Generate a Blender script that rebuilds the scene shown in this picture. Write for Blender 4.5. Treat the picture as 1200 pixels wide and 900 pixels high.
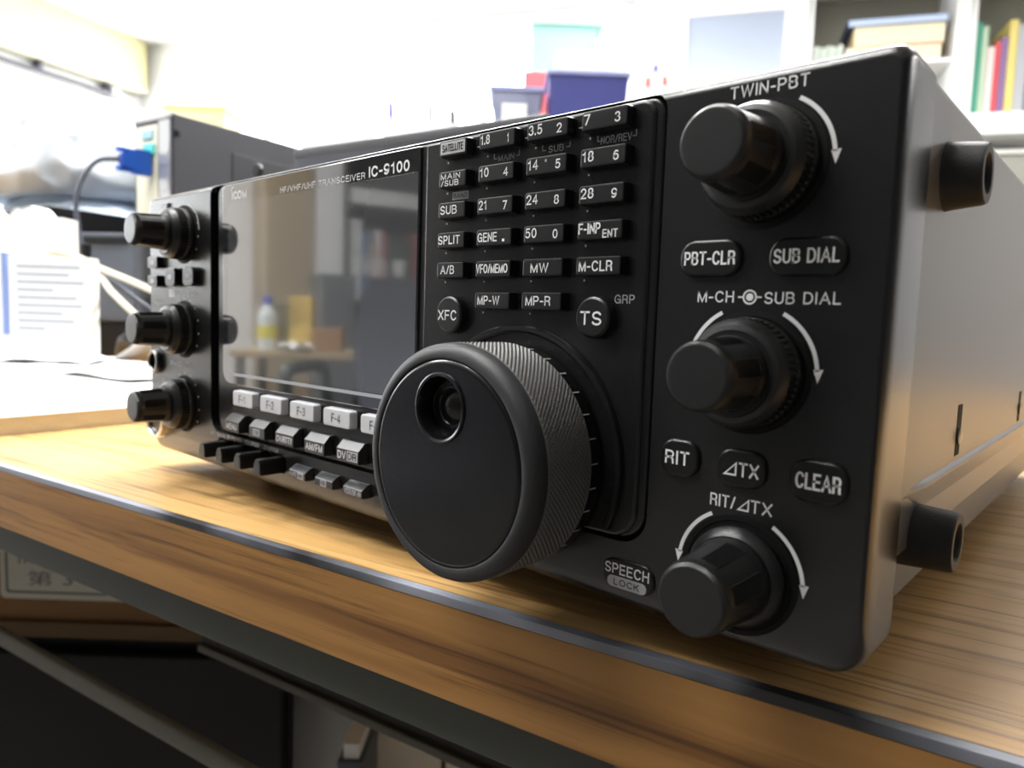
import bpy, bmesh, math, random
from mathutils import Matrix, Vector, noise
random.seed(7)
PI = math.pi
sc = bpy.context.scene
COL = sc.collection
for o in list(bpy.data.objects):
    bpy.data.objects.remove(o)

# ------------------------------------------------------------------ camera, light, exposure
OFF = Vector((0, 0, 0.729))          # millimetre space: x along the radio front, y into its depth, z up; desk top at z = -9
def mm(x, y, z): return Vector((x, y, z)) * 0.001 + OFF

cam_d = bpy.data.cameras.new('camera')
cam_d.sensor_width = 36.0
cam_d.lens = 842.7164 / 1200 * 36
cam_d.clip_start = 0.005
cam_d.clip_end = 60
cam_d.dof.use_dof = True
cam_d.dof.focus_distance = 0.185
cam_d.dof.aperture_fstop = 17.0
cam = bpy.data.objects.new('camera', cam_d)
COL.objects.link(cam)
sc.camera = cam
yaw, pitch, roll = .7282513, .08957972, .0339332
d = Vector((-math.sin(yaw) * math.cos(pitch), math.cos(yaw) * math.cos(pitch), -math.sin(pitch)))
r0 = Vector((math.cos(yaw), math.sin(yaw), 0)); u0 = r0.cross(d)
rr = r0 * math.cos(roll) + u0 * math.sin(roll); uu = u0 * math.cos(roll) - r0 * math.sin(roll)
M = Matrix((rr, uu, -d)).transposed().to_4x4()
M.translation = mm(350.0107, -137.7803, 65.83643)
cam.matrix_world = M

sc.view_settings.view_transform = 'Standard'
sc.view_settings.look = 'None'
sc.view_settings.gamma = 1.0
sc.view_settings.use_curve_mapping = False
sc.view_settings.exposure = 0.0
world = bpy.data.worlds.new('world'); sc.world = world
world.use_nodes = True
world.node_tree.nodes['Background'].inputs[0].default_value = (0.93, 0.96, 1.0, 1)
world.node_tree.nodes['Background'].inputs[1].default_value = 0.10
WINDOW_STRENGTH = 7.0
BACK_GLOW_STRENGTH = 6.0
LAMP_W = 120.0
try:
    sc.cycles.max_bounces = 8; sc.cycles.diffuse_bounces = 4; sc.cycles.glossy_bounces = 4
    sc.cycles.caustics_reflective = False; sc.cycles.caustics_refractive = False
    sc.cycles.sample_clamp_indirect = 4.0
except Exception: pass

# ------------------------------------------------------------------ materials
def mat(name, col, rough=.5, spec=.5, metal=0.0, emit=None, es=1.0, bump=0.0, bscale=400.0, var=0.0, vscale=8.0, coat=0.0, trans=0.0, ior=1.5, alpha=1.0, stretch=(1, 1, 1), coat_rough=.03, vlim=(.3, .7)):
    m = bpy.data.materials.new(name); m.use_nodes = True
    nt = m.node_tree; b = nt.nodes['Principled BSDF']
    b.inputs['Base Color'].default_value = (*col, 1)
    b.inputs['Roughness'].default_value = rough
    b.inputs['Specular IOR Level'].default_value = spec
    b.inputs['Metallic'].default_value = metal
    b.inputs['IOR'].default_value = ior
    b.inputs['Coat Weight'].default_value = coat
    b.inputs['Coat Roughness'].default_value = coat_rough
    b.inputs['Coat IOR'].default_value = 1.7
    b.inputs['Transmission Weight'].default_value = trans
    b.inputs['Alpha'].default_value = alpha
    if emit:
        b.inputs['Emission Color'].default_value = (*emit, 1); b.inputs['Emission Strength'].default_value = es
    tc = nt.nodes.new('ShaderNodeTexCoord'); mp = nt.nodes.new('ShaderNodeMapping')
    mp.inputs['Scale'].default_value = stretch
    nt.links.new(tc.outputs['Object'], mp.inputs['Vector'])
    if var > 0:
        n = nt.nodes.new('ShaderNodeTexNoise'); n.inputs['Scale'].default_value = vscale; n.inputs['Detail'].default_value = 4
        nt.links.new(mp.outputs[0], n.inputs['Vector'])
        cr = nt.nodes.new('ShaderNodeValToRGB')
        cr.color_ramp.elements[0].position = vlim[0]; cr.color_ramp.elements[1].position = vlim[1]
        cr.color_ramp.elements[0].color = (*[max(0, c * (1 - var)) for c in col], 1)
        cr.color_ramp.elements[1].color = (*[min(1, c * (1 + var)) for c in col], 1)
        nt.links.new(n.outputs[0], cr.inputs[0]); nt.links.new(cr.outputs[0], b.inputs['Base Color'])
    if bump > 0:
        n2 = nt.nodes.new('ShaderNodeTexNoise'); n2.inputs['Scale'].default_value = bscale; n2.inputs['Detail'].default_value = 3
        nt.links.new(mp.outputs[0], n2.inputs['Vector'])
        bp = nt.nodes.new('ShaderNodeBump'); bp.inputs['Strength'].default_value = bump; bp.inputs['Distance'].default_value = .0002
        nt.links.new(n2.outputs[0], bp.inputs['Height']); nt.links.new(bp.outputs[0], b.inputs['Normal'])
    return m

def wood(name, c1, c2, c3, ang, rough=.35):
    m = bpy.data.materials.new(name); m.use_nodes = True
    nt = m.node_tree; b = nt.nodes['Principled BSDF']; N = nt.nodes.new; L = nt.links.new
    b.inputs['Roughness'].default_value = rough
    g = N('ShaderNodeNewGeometry'); mp = N('ShaderNodeMapping'); mp.vector_type = 'POINT'
    rot = N('ShaderNodeVectorRotate'); rot.rotation_type = 'Z_AXIS'; rot.inputs['Angle'].default_value = -ang
    L(g.outputs['Position'], rot.inputs['Vector']); L(rot.outputs[0], mp.inputs['Vector'])
    mp.inputs['Scale'].default_value = (3.2, 75, 75)
    n1 = N('ShaderNodeTexNoise'); n1.inputs['Scale'].default_value = 1.6; n1.inputs['Detail'].default_value = 6; n1.inputs['Distortion'].default_value = .6
    L(mp.outputs[0], n1.inputs['Vector'])
    r1 = N('ShaderNodeValToRGB'); e = r1.color_ramp.elements
    e[0].position = .30; e[0].color = (*c3, 1); e[1].position = .68; e[1].color = (*c1, 1)
    x = r1.color_ramp.elements.new(.44); x.color = (*c2, 1)
    L(n1.outputs[0], r1.inputs[0])
    mp2 = N('ShaderNodeMapping'); mp2.inputs['Scale'].default_value = (9, 330, 330); L(rot.outputs[0], mp2.inputs['Vector'])
    n2 = N('ShaderNodeTexNoise'); n2.inputs['Scale'].default_value = 1.5; n2.inputs['Detail'].default_value = 4; L(mp2.outputs[0], n2.inputs['Vector'])
    r2 = N('ShaderNodeValToRGB'); e = r2.color_ramp.elements
    e[0].position = .34; e[0].color = (.42, .36, .30, 1); e[1].position = .47; e[1].color = (1, 1, 1, 1)
    L(n2.outputs[0], r2.inputs[0])
    mx = N('ShaderNodeMixRGB'); mx.blend_type = 'MULTIPLY'; mx.inputs[0].default_value = .8
    L(r1.outputs[0], mx.inputs[1]); L(r2.outputs[0], mx.inputs[2]); L(mx.outputs[0], b.inputs['Base Color'])
    return m

DESK_ANG = 0.1656
P_FRONT = mat('front plastic', (.010, .010, .0104), .27, .6, bump=.15, bscale=2500)
P_PANEL = mat('key panel plastic', (.010, .0102, .0106), .26, .5, bump=.15, bscale=2500)
P_KEY = mat('key plastic', (.006, .0063, .0067), .34, .45, bump=.1, bscale=2500)
P_KNOB = mat('knob plastic', (.010, .0103, .0107), .36, .5, bump=.2, bscale=3000)
P_GLOSS = mat('gloss black plastic', (.005, .005, .0055), .22, .5)
P_RUBBER = mat('black rubber', (.022, .022, .023), .58, .4, bump=.4, bscale=1800)
P_DIAL = mat('dial rubber', (.026, .027, .030), .50, .45, bump=.1, bscale=2500)
P_KNURL = mat('knurled rubber', (.13, .127, .122), .40, .5)
P_SILVER = mat('silver grey key plastic', (.62, .63, .66), .35, .5)
P_MODE = mat('mode key plastic', (.035, .036, .039), .30, .5)
P_CASE = mat('painted steel case', (.11, .11, .112), .33, .5, bump=.15, bscale=1600)
P_GROOVE = mat('groove black', (.006, .006, .006), .7, .2)
P_GLASS = mat('display band', (.022, .022, .024), .05, .5, coat=1.0, ior=1.75)
P_LCD = mat('display window', (.075, .078, .082), .06, .5, coat=1.0, ior=1.75)
P_LINE = mat('display pale line', (.42, .43, .46), .3)
P_WHITE = mat('white print', (.88, .88, .88), .5)
P_GREY = mat('grey print', (.50, .50, .51), .5)
P_DARKPRINT = mat('dark print', (.12, .12, .13), .5)
CHROME = mat('chrome', (.75, .75, .76), .16, metal=1.0)
STEEL = mat('dull steel', (.30, .29, .27), .38, metal=1.0)

W_TOP = wood('desk laminate', (.67, .425, .175), (.58, .34, .122), (.36, .18, .058), DESK_ANG, .36)
W_EDGE = wood('desk edge laminate', (.44, .225, .066), (.36, .175, .048), (.21, .092, .024), DESK_ANG, .45)
M_TRIM = mat('grey edge trim', (.19, .20, .235), .38, var=.88, vscale=7, vlim=(.43, .56))
M_TRIMDARK = mat('worn trim', (.045, .045, .047), .5)
M_APRON = mat('grey green steel', (.055, .062, .052), .5, var=.1, vscale=12)
M_DARK = mat('dark underside', (.02, .02, .02), .7)
M_RAIL = mat('dull rail steel', (.07, .067, .05), .45, var=.2, vscale=20)
M_WALL = mat('white wall paint', (.86, .86, .86), .8, bump=.05, bscale=60)
M_CEIL = mat('ceiling board', (.80, .80, .80), .9)
def floor_tiles():
    m = bpy.data.materials.new('shade darkened floor tiles'); m.use_nodes = True
    nt = m.node_tree; b = nt.nodes['Principled BSDF']; b.inputs['Roughness'].default_value = .45
    g = nt.nodes.new('ShaderNodeNewGeometry'); vr = nt.nodes.new('ShaderNodeVectorRotate'); vr.rotation_type = 'Z_AXIS'; vr.inputs['Angle'].default_value = -math.radians(45.6)
    mp = nt.nodes.new('ShaderNodeMapping'); mp.inputs['Location'].default_value = (-.147, .1, 0)
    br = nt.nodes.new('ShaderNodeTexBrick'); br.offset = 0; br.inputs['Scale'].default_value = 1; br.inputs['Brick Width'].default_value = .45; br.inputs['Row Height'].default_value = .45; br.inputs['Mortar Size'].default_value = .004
    br.inputs['Color1'].default_value = (.17, .155, .135, 1); br.inputs['Color2'].default_value = (.16, .147, .128, 1); br.inputs['Mortar'].default_value = (.06, .05, .04, 1)  # tiles darkened in colour to hold the shade before the desk
    nt.links.new(g.outputs['Position'], vr.inputs['Vector']); nt.links.new(vr.outputs[0], mp.inputs['Vector']); nt.links.new(mp.outputs[0], br.inputs['Vector']); nt.links.new(br.outputs[0], b.inputs['Base Color'])
    return m
M_FLOOR = floor_tiles()
M_CREAM = mat('cream paint', (.80, .74, .42), .6)
M_WHITEP = mat('white paint', (.84, .84, .83), .4)
M_PAPER = mat('white paper', (.88, .88, .87), .7)
M_PAGES = mat('cream page edges', (.66, .62, .50), .8, var=.12, vscale=80, stretch=(1, 1, 30))

# ------------------------------------------------------------------ object helpers
def base_of(p):
    while p.parent: p = p.parent
    return p.location.copy()
def mk(name, bm, m, parent=None, T=None, flat=False, ang=35, world_units=False):
    """one mesh object from a bmesh in millimetre space"""
    if T is not None: bm.transform(T)
    me = bpy.data.meshes.new(name)
    bmesh.ops.recalc_face_normals(bm, faces=bm.faces)
    for v in bm.verts: v.co = v.co * 0.001 + OFF
    if parent is None:
        xs = [v.co.x for v in bm.verts]; ys = [v.co.y for v in bm.verts]; zs = [v.co.z for v in bm.verts]
        b = Vector(((min(xs) + max(xs)) / 2, (min(ys) + max(ys)) / 2, min(zs)))
    else: b = base_of(parent)
    for v in bm.verts: v.co -= b
    bm.to_mesh(me); bm.free()
    if isinstance(m, (list, tuple)):
        for k in m: me.materials.append(k)
    else: me.materials.append(m)
    if not flat:
        for p in me.polygons: p.use_smooth = True
        me.set_sharp_from_angle(angle=math.radians(ang))
    o = bpy.data.objects.new(name, me); COL.objects.link(o)
    if not flat:
        wn = o.modifiers.new('weighted', 'WEIGHTED_NORMAL'); wn.keep_sharp = True; wn.weight = 80
    if parent is None: o.location = b
    else: o.parent = parent
    return o
def tag(o, label, cat, group=None):
    o['label'] = label; o['category'] = cat
    if group: o['group'] = group
    return o
def thing(name, label, cat, loc, group=None, T=None):
    o = bpy.data.objects.new(name, None); COL.objects.link(o)
    v = Vector(loc)
    if T is not None: v = T @ v
    o.location = v * 0.001 + OFF; o.empty_display_size = .02
    return tag(o, label, cat, group)
def struct(name, bm, m, T=None, **k):
    o = mk(name, bm, m, None, T, **k); o['kind'] = 'structure'; return o
def frame(ox, oy, ax, ay=None):
    """a local frame: origin, x axis direction; y is x turned left"""
    a = Vector((ax[0], ax[1], 0)).normalized()
    T = Matrix(((a.x, -a.y, 0, ox), (a.y, a.x, 0, oy), (0, 0, 1, 0), (0, 0, 0, 1)))
    return T
DF = frame(7.1, -42.7, (math.cos(DESK_ANG), math.sin(DESK_ANG)))
BF = frame(-4850, 1860, (.901, .434))          # back wall: x along it, room at negative y
LF = frame(-4850, 1860, (.294, -.956))         # left wall: x towards the viewer, room at positive y

NEW = bmesh.new
def box(bm, x0, x1, y0, y1, z0, z1, r=0.0, seg=2, mi=0):
    vs = [bm.verts.new(c) for c in ((x0, y0, z0), (x1, y0, z0), (x1, y1, z0), (x0, y1, z0), (x0, y0, z1), (x1, y0, z1), (x1, y1, z1), (x0, y1, z1))]
    fs = [bm.faces.new([vs[i] for i in f]) for f in ((0, 3, 2, 1), (4, 5, 6, 7), (0, 1, 5, 4), (1, 2, 6, 5), (2, 3, 7, 6), (3, 0, 4, 7))]
    for f in fs: f.material_index = mi
    if r > 0:
        es = set(e for f in fs for e in f.edges)
        bmesh.ops.bevel(bm, geom=list(es), offset=r, segments=seg, affect='EDGES', profile=.5)
    return bm
def B(*a, **k): return box(NEW(), *a, **k)
def rr_outline(x0, x1, z0, z1, r, seg=6):
    """rounded rectangle; r = (bottom left, bottom right, top right, top left) or one value"""
    if not isinstance(r, (tuple, list)): r = (r,) * 4
    pts = []
    for (cx, cz, q, a0) in ((x0 + r[0], z0 + r[0], r[0], PI), (x1 - r[1], z0 + r[1], r[1], 1.5 * PI), (x1 - r[2], z1 - r[2], r[2], 0), (x0 + r[3], z1 - r[3], r[3], .5 * PI)):
        for i in range(seg + 1):
            a = a0 + .5 * PI * i / seg
            pts.append((cx + q * math.cos(a), cz + q * math.sin(a)))
    return pts
def loft(bm, loops, cap0=True, cap1=True, closed=True):
    rows = [[bm.verts.new(p) for p in lp] for lp in loops]
    n = len(rows[0])
    for a, b in zip(rows, rows[1:]):
        for i in range(n if closed else n - 1):
            j = (i + 1) % n
            try: bm.faces.new((a[i], a[j], b[j], b[i]))
            except ValueError: pass
    if cap0: bm.faces.new(rows[0])
    if cap1: bm.faces.new(rows[-1][::-1])
    return bm
def slab(bm, x0, x1, z0, z1, r, yb, yf, bev, seg=6, steps=3):
    """plate in the radio's front plane: rounded-rectangle outline, rounded front edge (yf < yb)"""
    if not isinstance(r, (tuple, list)): r = (r,) * 4
    loops = [[(x, yb, z) for x, z in rr_outline(x0, x1, z0, z1, r, seg)]]
    for i in range(steps + 1):
        a = .5 * PI * i / steps
        ins = bev * (1 - math.cos(a)); y = yf + bev * (1 - math.sin(a))
        rq = [max(q - ins, .05) for q in r]
        loops.append([(x, y, z) for x, z in rr_outline(x0 + ins, x1 - ins, z0 + ins, z1 - ins, rq, seg)])
    return loft(bm, loops)
def lathe(bm, cx, cz, prof, seg=48, mod=None, cap0=False, cap1=True, a0=0.0, a1=2 * PI):
    """surface of revolution about an axis along y; prof = [(radius, y)], last one is the front"""
    full = abs(a1 - a0 - 2 * PI) < 1e-6
    loops = []
    nn = seg if full else seg + 1
    for j, (rad, y) in enumerate(prof):
        lp = []
        for i in range(nn):
            a = a0 + (a1 - a0) * i / seg
            q = rad + (mod(i, j, a) if mod else 0)
            lp.append((cx + q * math.cos(a), y, cz + q * math.sin(a)))
        loops.append(lp)
    return loft(bm, loops, cap0, cap1, closed=full)
def tube(bm, pts, rad, seg=10, cap=True):
    pts = [Vector(p) for p in pts]; loops = []
    up = Vector((0, 0, 1))
    for i, p in enumerate(pts):
        t = (pts[min(i + 1, len(pts) - 1)] - pts[max(i - 1, 0)]).normalized()
        s = t.cross(up)
        if s.length < .05: s = t.cross(Vector((1, 0, 0)))
        s.normalize(); w = s.cross(t)
        q = rad[i] if isinstance(rad, (list, tuple)) else rad
        loops.append([tuple(p + s * q * math.cos(2 * PI * k / seg) + w * q * math.sin(2 * PI * k / seg)) for k in range(seg)])
    return loft(bm, loops, cap, cap)
def bez(p, n=14):
    """Catmull-Rom through points"""
    P = [Vector(q) for q in p]; P = [P[0] * 2 - P[1]] + P + [P[-1] * 2 - P[-2]]
    out = []
    for i in range(1, len(P) - 2):
        for k in range(n):
            t = k / n; a, b, c, e = P[i - 1], P[i], P[i + 1], P[i + 2]
            out.append(.5 * ((2 * b) + (c - a) * t + (2 * a - 5 * b + 4 * c - e) * t * t + (3 * b - a - 3 * c + e) * t ** 3))
    out.append(P[-2]); return out
def bool_diff(o, cutters):
    for bm in cutters:
        bmesh.ops.recalc_face_normals(bm, faces=bm.faces)
        b = base_of(o) if o.parent else o.location
        for v in bm.verts: v.co = v.co * 0.001 + OFF - b
        me = bpy.data.meshes.new('cut'); bm.to_mesh(me); bm.free()
        c = bpy.data.objects.new('cut', me); COL.objects.link(c)
        c.location = b
        bpy.context.view_layer.update()
        md = o.modifiers.new('b', 'BOOLEAN'); md.object = c; md.operation = 'DIFFERENCE'; md.solver = 'EXACT'
        dg = bpy.context.evaluated_depsgraph_get()
        new = bpy.data.meshes.new_from_object(o.evaluated_get(dg))
        o.modifiers.clear(); old = o.data; o.data = new
        bpy.data.objects.remove(c); bpy.data.meshes.remove(old)
    for p in o.data.polygons: p.use_smooth = True
    o.data.set_sharp_from_angle(angle=math.radians(35))
    wn = o.modifiers.new('weighted', 'WEIGHTED_NORMAL'); wn.keep_sharp = True; wn.weight = 80

# lettering: flat raised print; the text outline is scaled to its real box on the surface
def text_bm(s, bold=0.0):
    cu = bpy.data.curves.new('t', 'FONT'); cu.body = s; cu.size = 1.0; cu.resolution_u = 3
    cu.offset = bold
    t = bpy.data.objects.new('t', cu); COL.objects.link(t)
    dg = bpy.context.evaluated_depsgraph_get(); dg.update()
    me = bpy.data.meshes.new_from_object(t.evaluated_get(dg))
    bpy.data.objects.remove(t); bpy.data.curves.remove(cu)
    bm = NEW(); bm.from_mesh(me); bpy.data.meshes.remove(me)
    return bm
def _arc(cx, cy, rx, ry, a0, a1, n=14):
    return [(cx + rx * math.cos(math.radians(a0 + (a1 - a0) * i / n)), cy + ry * math.sin(math.radians(a0 + (a1 - a0) * i / n))) for i in range(n + 1)]
GLYPH = {
 'A': (.76, [[(0, 0), (.38, 1), (.76, 0)], [(.13, .34), (.63, .34)]]),
 'B': (.62, [[(0, 0), (0, 1), (.34, 1)] + _arc(.34, .765, .23, .235, 80, -90) + [(0, .53)], [(.34, .53)] + _arc(.34, .265, .28, .265, 80, -90) + [(0, 0)]]),
 'C': (.68, [_arc(.36, .5, .36, .5, 38, 322, 22)]),
 'D': (.66, [[(0, 0), (0, 1), (.28, 1)] + _arc(.28, .5, .38, .5, 80, -80, 18) + [(.28, 0), (0, 0)]]),
 'E': (.56, [[(.54, 1), (0, 1), (0, 0), (.56, 0)], [(0, .52), (.5, .52)]]),
 'F': (.52, [[(.52, 1), (0, 1), (0, 0)], [(0, .5), (.46, .5)]]),
 'G': (.74, [_arc(.37, .5, .37, .5, 38, 340, 22), [(.40, .46), (.74, .46), (.74, 0)]]),
 'H': (.62, [[(0, 0), (0, 1)], [(.62, 0), (.62, 1)], [(0, .53), (.62, .53)]]),
 'I': (.02, [[(.01, 0), (.01, 1)]]),
 'K': (.62, [[(0, 0), (0, 1)], [(.58, 1), (0, .38)], [(.20, .58), (.62, 0)]]),
 'L': (.50, [[(0, 1), (0, 0), (.50, 0)]]),
 'M': (.76, [[(0, 0), (0, 1)], [(0, 1), (.38, 0), (.76, 1)], [(.76, 1), (.76, 0)]]),
 'N': (.62, [[(0, 0), (0, 1)], [(0, 1), (.62, 0)], [(.62, 0), (.62, 1)]]),
 'O': (.78, [_arc(.39, .5, .39, .5, 0, 360, 28)]),
 'P': (.58, [[(0, 0), (0, 1), (.32, 1)] + _arc(.32, .73, .26, .27, 80, -90) + [(0, .46)]]),
 'R': (.62, [[(0, 0), (0, 1), (.34, 1)] + _arc(.34, .74, .26, .26, 80, -90) + [(0, .48)], [(.36, .48), (.56, .36), (.60, 0)]]),
 'S': (.60, [_arc(.3, .74, .28, .26, 22, 270) + _arc(.3, .24, .3, .24, 80, -160)]),
 'T': (.62, [[(0, 1), (.62, 1)], [(.31, 1), (.31, 0)]]),
 'U': (.62, [[(0, 1), (0, .3)] + _arc(.31, .3, .31, .3, 180, 360) + [(.62, 1)]]),
 'V': (.70, [[(0, 1), (.35, 0), (.70, 1)]]),
 'W': (1.0, [[(0, 1), (.25, 0), (.5, 1), (.75, 0), (1.0, 1)]]),
 'X': (.66, [[(0, 0), (.66, 1)], [(0, 1), (.66, 0)]]),
 'Y': (.66, [[(0, 1), (.33, .44), (.66, 1)], [(.33, .44), (.33, 0)]]),
 '0': (.54, [_arc(.27, .5, .27, .5, 0, 360, 26)]),
 '1': (.40, [[(.04, .76), (.20, .82), (.28, 1), (.28, 0)]]),
 '2': (.56, [_arc(.28, .72, .27, .28, 170, -35) + [(.02, 0), (.56, 0)]]),
 '3': (.56, [_arc(.27, .76, .24, .24, 160, -90), _arc(.27, .26, .28, .26, 90, -160)]),
 '4': (.58, [[(.43, 0), (.43, 1), (0, .28), (.58, .28)]]),
 '5': (.56, [[(.50, 1), (.10, 1), (.04, .50)] + _arc(.27, .32, .29, .32, 135, -150)]),
 '6': (.56, [_arc(.28, .31, .28, .31, 0, 360, 22), [(0, .33), (.03, .62), (.13, .87), (.30, 1), (.50, .90)]]),
 '7': (.54, [[(0, 1), (.54, 1), (.18, 0)]]),
 '8': (.56, [_arc(.28, .76, .24, .24, 0, 360, 20), _arc(.28, .26, .28, .26, 0, 360, 22)]),
 '9': (.56, [_arc(.28, .69, .28, .31, 0, 360, 22), [(.56, .67), (.53, .38), (.43, .13), (.26, 0), (.06, .10)]]),
 '.': (.04, [[(.02, -.02), (.02, .06)]]),
 '-': (.30, [[(0, .42), (.30, .42)]]),
 '/': (.34, [[(0, 0), (.34, 1)]]),
 'i': (.02, [[(.01, 0), (.01, .66)], [(.01, .88), (.01, 1)]]),
 ' ': (.22, []),
}
def print_text(bm_out, s, x0, x1, z0, z1, y, bold=0.0, th=.05):
    """stroke lettering set into the box x0..x1, z0..z1 of the front plane y, raised by th"""
    if any(c not in GLYPH for c in s):
        bm = text_bm(s, bold)
        xs = [v.co.x for v in bm.verts]; ys = [v.co.y for v in bm.verts]
        for v in bm.verts:
            v.co = (x0 + (x1 - x0) * (v.co.x - min(xs)) / (max(xs) - min(xs)), y - th, z0 + (z1 - z0) * (v.co.y - min(ys)) / (max(ys) - min(ys)))
        me = bpy.data.meshes.new('t'); bm.to_mesh(me); bm.free(); bm_out.from_mesh(me); bpy.data.meshes.remove(me)
        return bm_out
    if s == '.':
        bm_out.faces.new([bm_out.verts.new(c) for c in ((x0, y - th, z0), (x1, y - th, z0), (x1, y - th, z1), (x0, y - th, z1))]); return bm_out
    gap = .31; tot = sum(GLYPH[c][0] for c in s) + gap * (len(s) - 1)
    H = z1 - z0; hw = H * (.064 + bold * 2.2)
    W = (x1 - x0) - 2 * hw; sx = W / max(tot, .05); sz = H - 2 * hw
    if tot < .1: sx = 1
    hx = min(hw, sx * .13)
    cx = x0 + hw
    for c in s:
        w, strokes = GLYPH[c]
        for st in strokes:
            P = [(cx + a * sx, z0 + hw + b * sz) for a, b in st]
            closed = len(P) > 3 and abs(P[0][0] - P[-1][0]) + abs(P[0][1] - P[-1][1]) < 1e-6
            L = []; R = []
            for i, p in enumerate(P):
                a = P[i - 1] if i else (P[-2] if closed else None); b = P[i + 1] if i < len(P) - 1 else (P[1] if closed else None)
                def nrm(u, v):
                    dx, dz = v[0] - u[0], v[1] - u[1]; l = math.hypot(dx, dz) or 1; return dx / l, dz / l
                d0 = nrm(a, p) if a else nrm(p, b); d1 = nrm(p, b) if b else d0
                n0 = (-d0[1], d0[0]); n1 = (-d1[1], d1[0]); m = (n0[0] + n1[0], n0[1] + n1[1]); l = math.hypot(*m) or 1; m = (m[0] / l, m[1] / l)
                k = 1 / max(.55, m[0] * n0[0] + m[1] * n0[1])
                ex = (0, 0)
                if not closed and i == 0: ex = (-d0[0] * hw * .9, -d0[1] * hw * .9)
                if not closed and i == len(P) - 1: ex = (d0[0] * hw * .9, d0[1] * hw * .9)
                L.append((p[0] + m[0] * hx * k + ex[0], p[1] + m[1] * hw * k + ex[1])); R.append((p[0] - m[0] * hx * k + ex[0], p[1] - m[1] * hw * k + ex[1]))
            lv = [bm_out.verts.new((q[0], y - th, q[1])) for q in L]; rv = [bm_out.verts.new((q[0], y - th, q[1])) for q in R]
            for i in range(len(P) - 1): bm_out.faces.new((lv[i], lv[i + 1], rv[i + 1], rv[i]))
        cx += (w + gap) * sx
    return bm_out
def arc_arrow(bm, cx, cz, rad, a0, a1, w=.75, y=0.0, head=True):
    """printed arc with an arrow head at a1"""
    n = 28; th = .05
    outer = []; inner = []
    for i in range(n + 1):
        a = a0 + (a1 - a0) * i / n
        outer.append((cx + (rad + w / 2) * math.cos(a), cz + (rad + w / 2) * math.sin(a)))
        inner.append((cx + (rad - w / 2) * math.cos(a), cz + (rad - w / 2) * math.sin(a)))
    for i in range(n):
        q = [outer[i], outer[i + 1], inner[i + 1], inner[i]]
        f = [bm.verts.new((x, y - th, z)) for x, z in q]; bm.faces.new(f)
    if head:
        s = 1 if a1 > a0 else -1
        hx, hz = cx + rad * math.cos(a1), cz + rad * math.sin(a1)
        tx, tz = -math.sin(a1) * s, math.cos(a1) * s
        nx, nz = math.cos(a1), math.sin(a1)
        q = [(hx + nx * 1.15 - tx * .3, hz + nz * 1.15 - tz * .3), (hx + tx * 2.3, hz + tz * 2.3), (hx - nx * .7 - tx * .3, hz - nz * .7 - tz * .3)]
        bm.faces.new([bm.verts.new((x, y - th, z)) for x, z in q])
    return bm

# ================================================================== THE ROOM
Z0, ZC = -729, 1781
def quadwall(T, x0, x1, y0, y1, z0, z1): return B(x0, x1, y0, y1, z0, z1)
struct('floor', B(-6500, 3500, -3800, 5500, Z0 - 60, Z0), M_FLOOR)
struct('ceiling', B(-6500, 3500, -3800, 5500, ZC, ZC + 60), M_CEIL)
struct('wall_back', B(-60, 9200, 0, 90, Z0, ZC), M_WALL, T=BF)
struct('wall_left', B(-40, 5900, -90, 0, Z0, ZC), M_WALL, T=LF)

# glowing window added to burn the back wall out to white
M_BACKGLOW = mat('glowing white panel', (.9, .9, .9), .8, emit=(.96, .98, 1.0), es=BACK_GLOW_STRENGTH)
M_PANE = mat('daylit window pane', (.9, .9, .9), .4, emit=(.92, .96, 1.0), es=WINDOW_STRENGTH)
def window(name, T, x0, x1, z0, z1, ys, m, mull, fr=M_WHITEP):
    w = bpy.data.objects.new(name, None); COL.objects.link(w)
    w['kind'] = 'structure'
    w.location = (T @ Vector(((x0 + x1) / 2, 0, z0))) * .001 + OFF
    bm = NEW(); f = 45
    a, b = (ys, 0) if ys < 0 else (0, ys)
    box(bm, x0 - f, x1 + f, a, b, z0 - f, z0, 3); box(bm, x0 - f, x1 + f, a, b, z1, z1 + f, 3)
    box(bm, x0 - f, x0, a, b, z0, z1, 3); box(bm, x1, x1 + f, a, b, z0, z1, 3)
    for i in range(1, mull): 
        xx = x0 + (x1 - x0) * i / mull; box(bm, xx - 20, xx + 20, a, b, z0, z1, 3)
    mk('window_frame', bm, fr, w, T)
    for i in range(mull):
        xa = x0 + (x1 - x0) * i / mull + (20 if i else 0); xb = x0 + (x1 - x0) * (i + 1) / mull - (20 if i < mull - 1 else 0)
        mk('pane', B(xa, xb, min(ys * .3, ys * .6), max(ys * .3, ys * .6), z0, z1), m, w, T, flat=True)
    return w
window('glow_window', BF, 300, 3150, 250, 1640, -50, M_BACKGLOW, 4)
window('window_2', LF, 150, 3720, 250, 1330, 40, M_PANE, 4)

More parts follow.
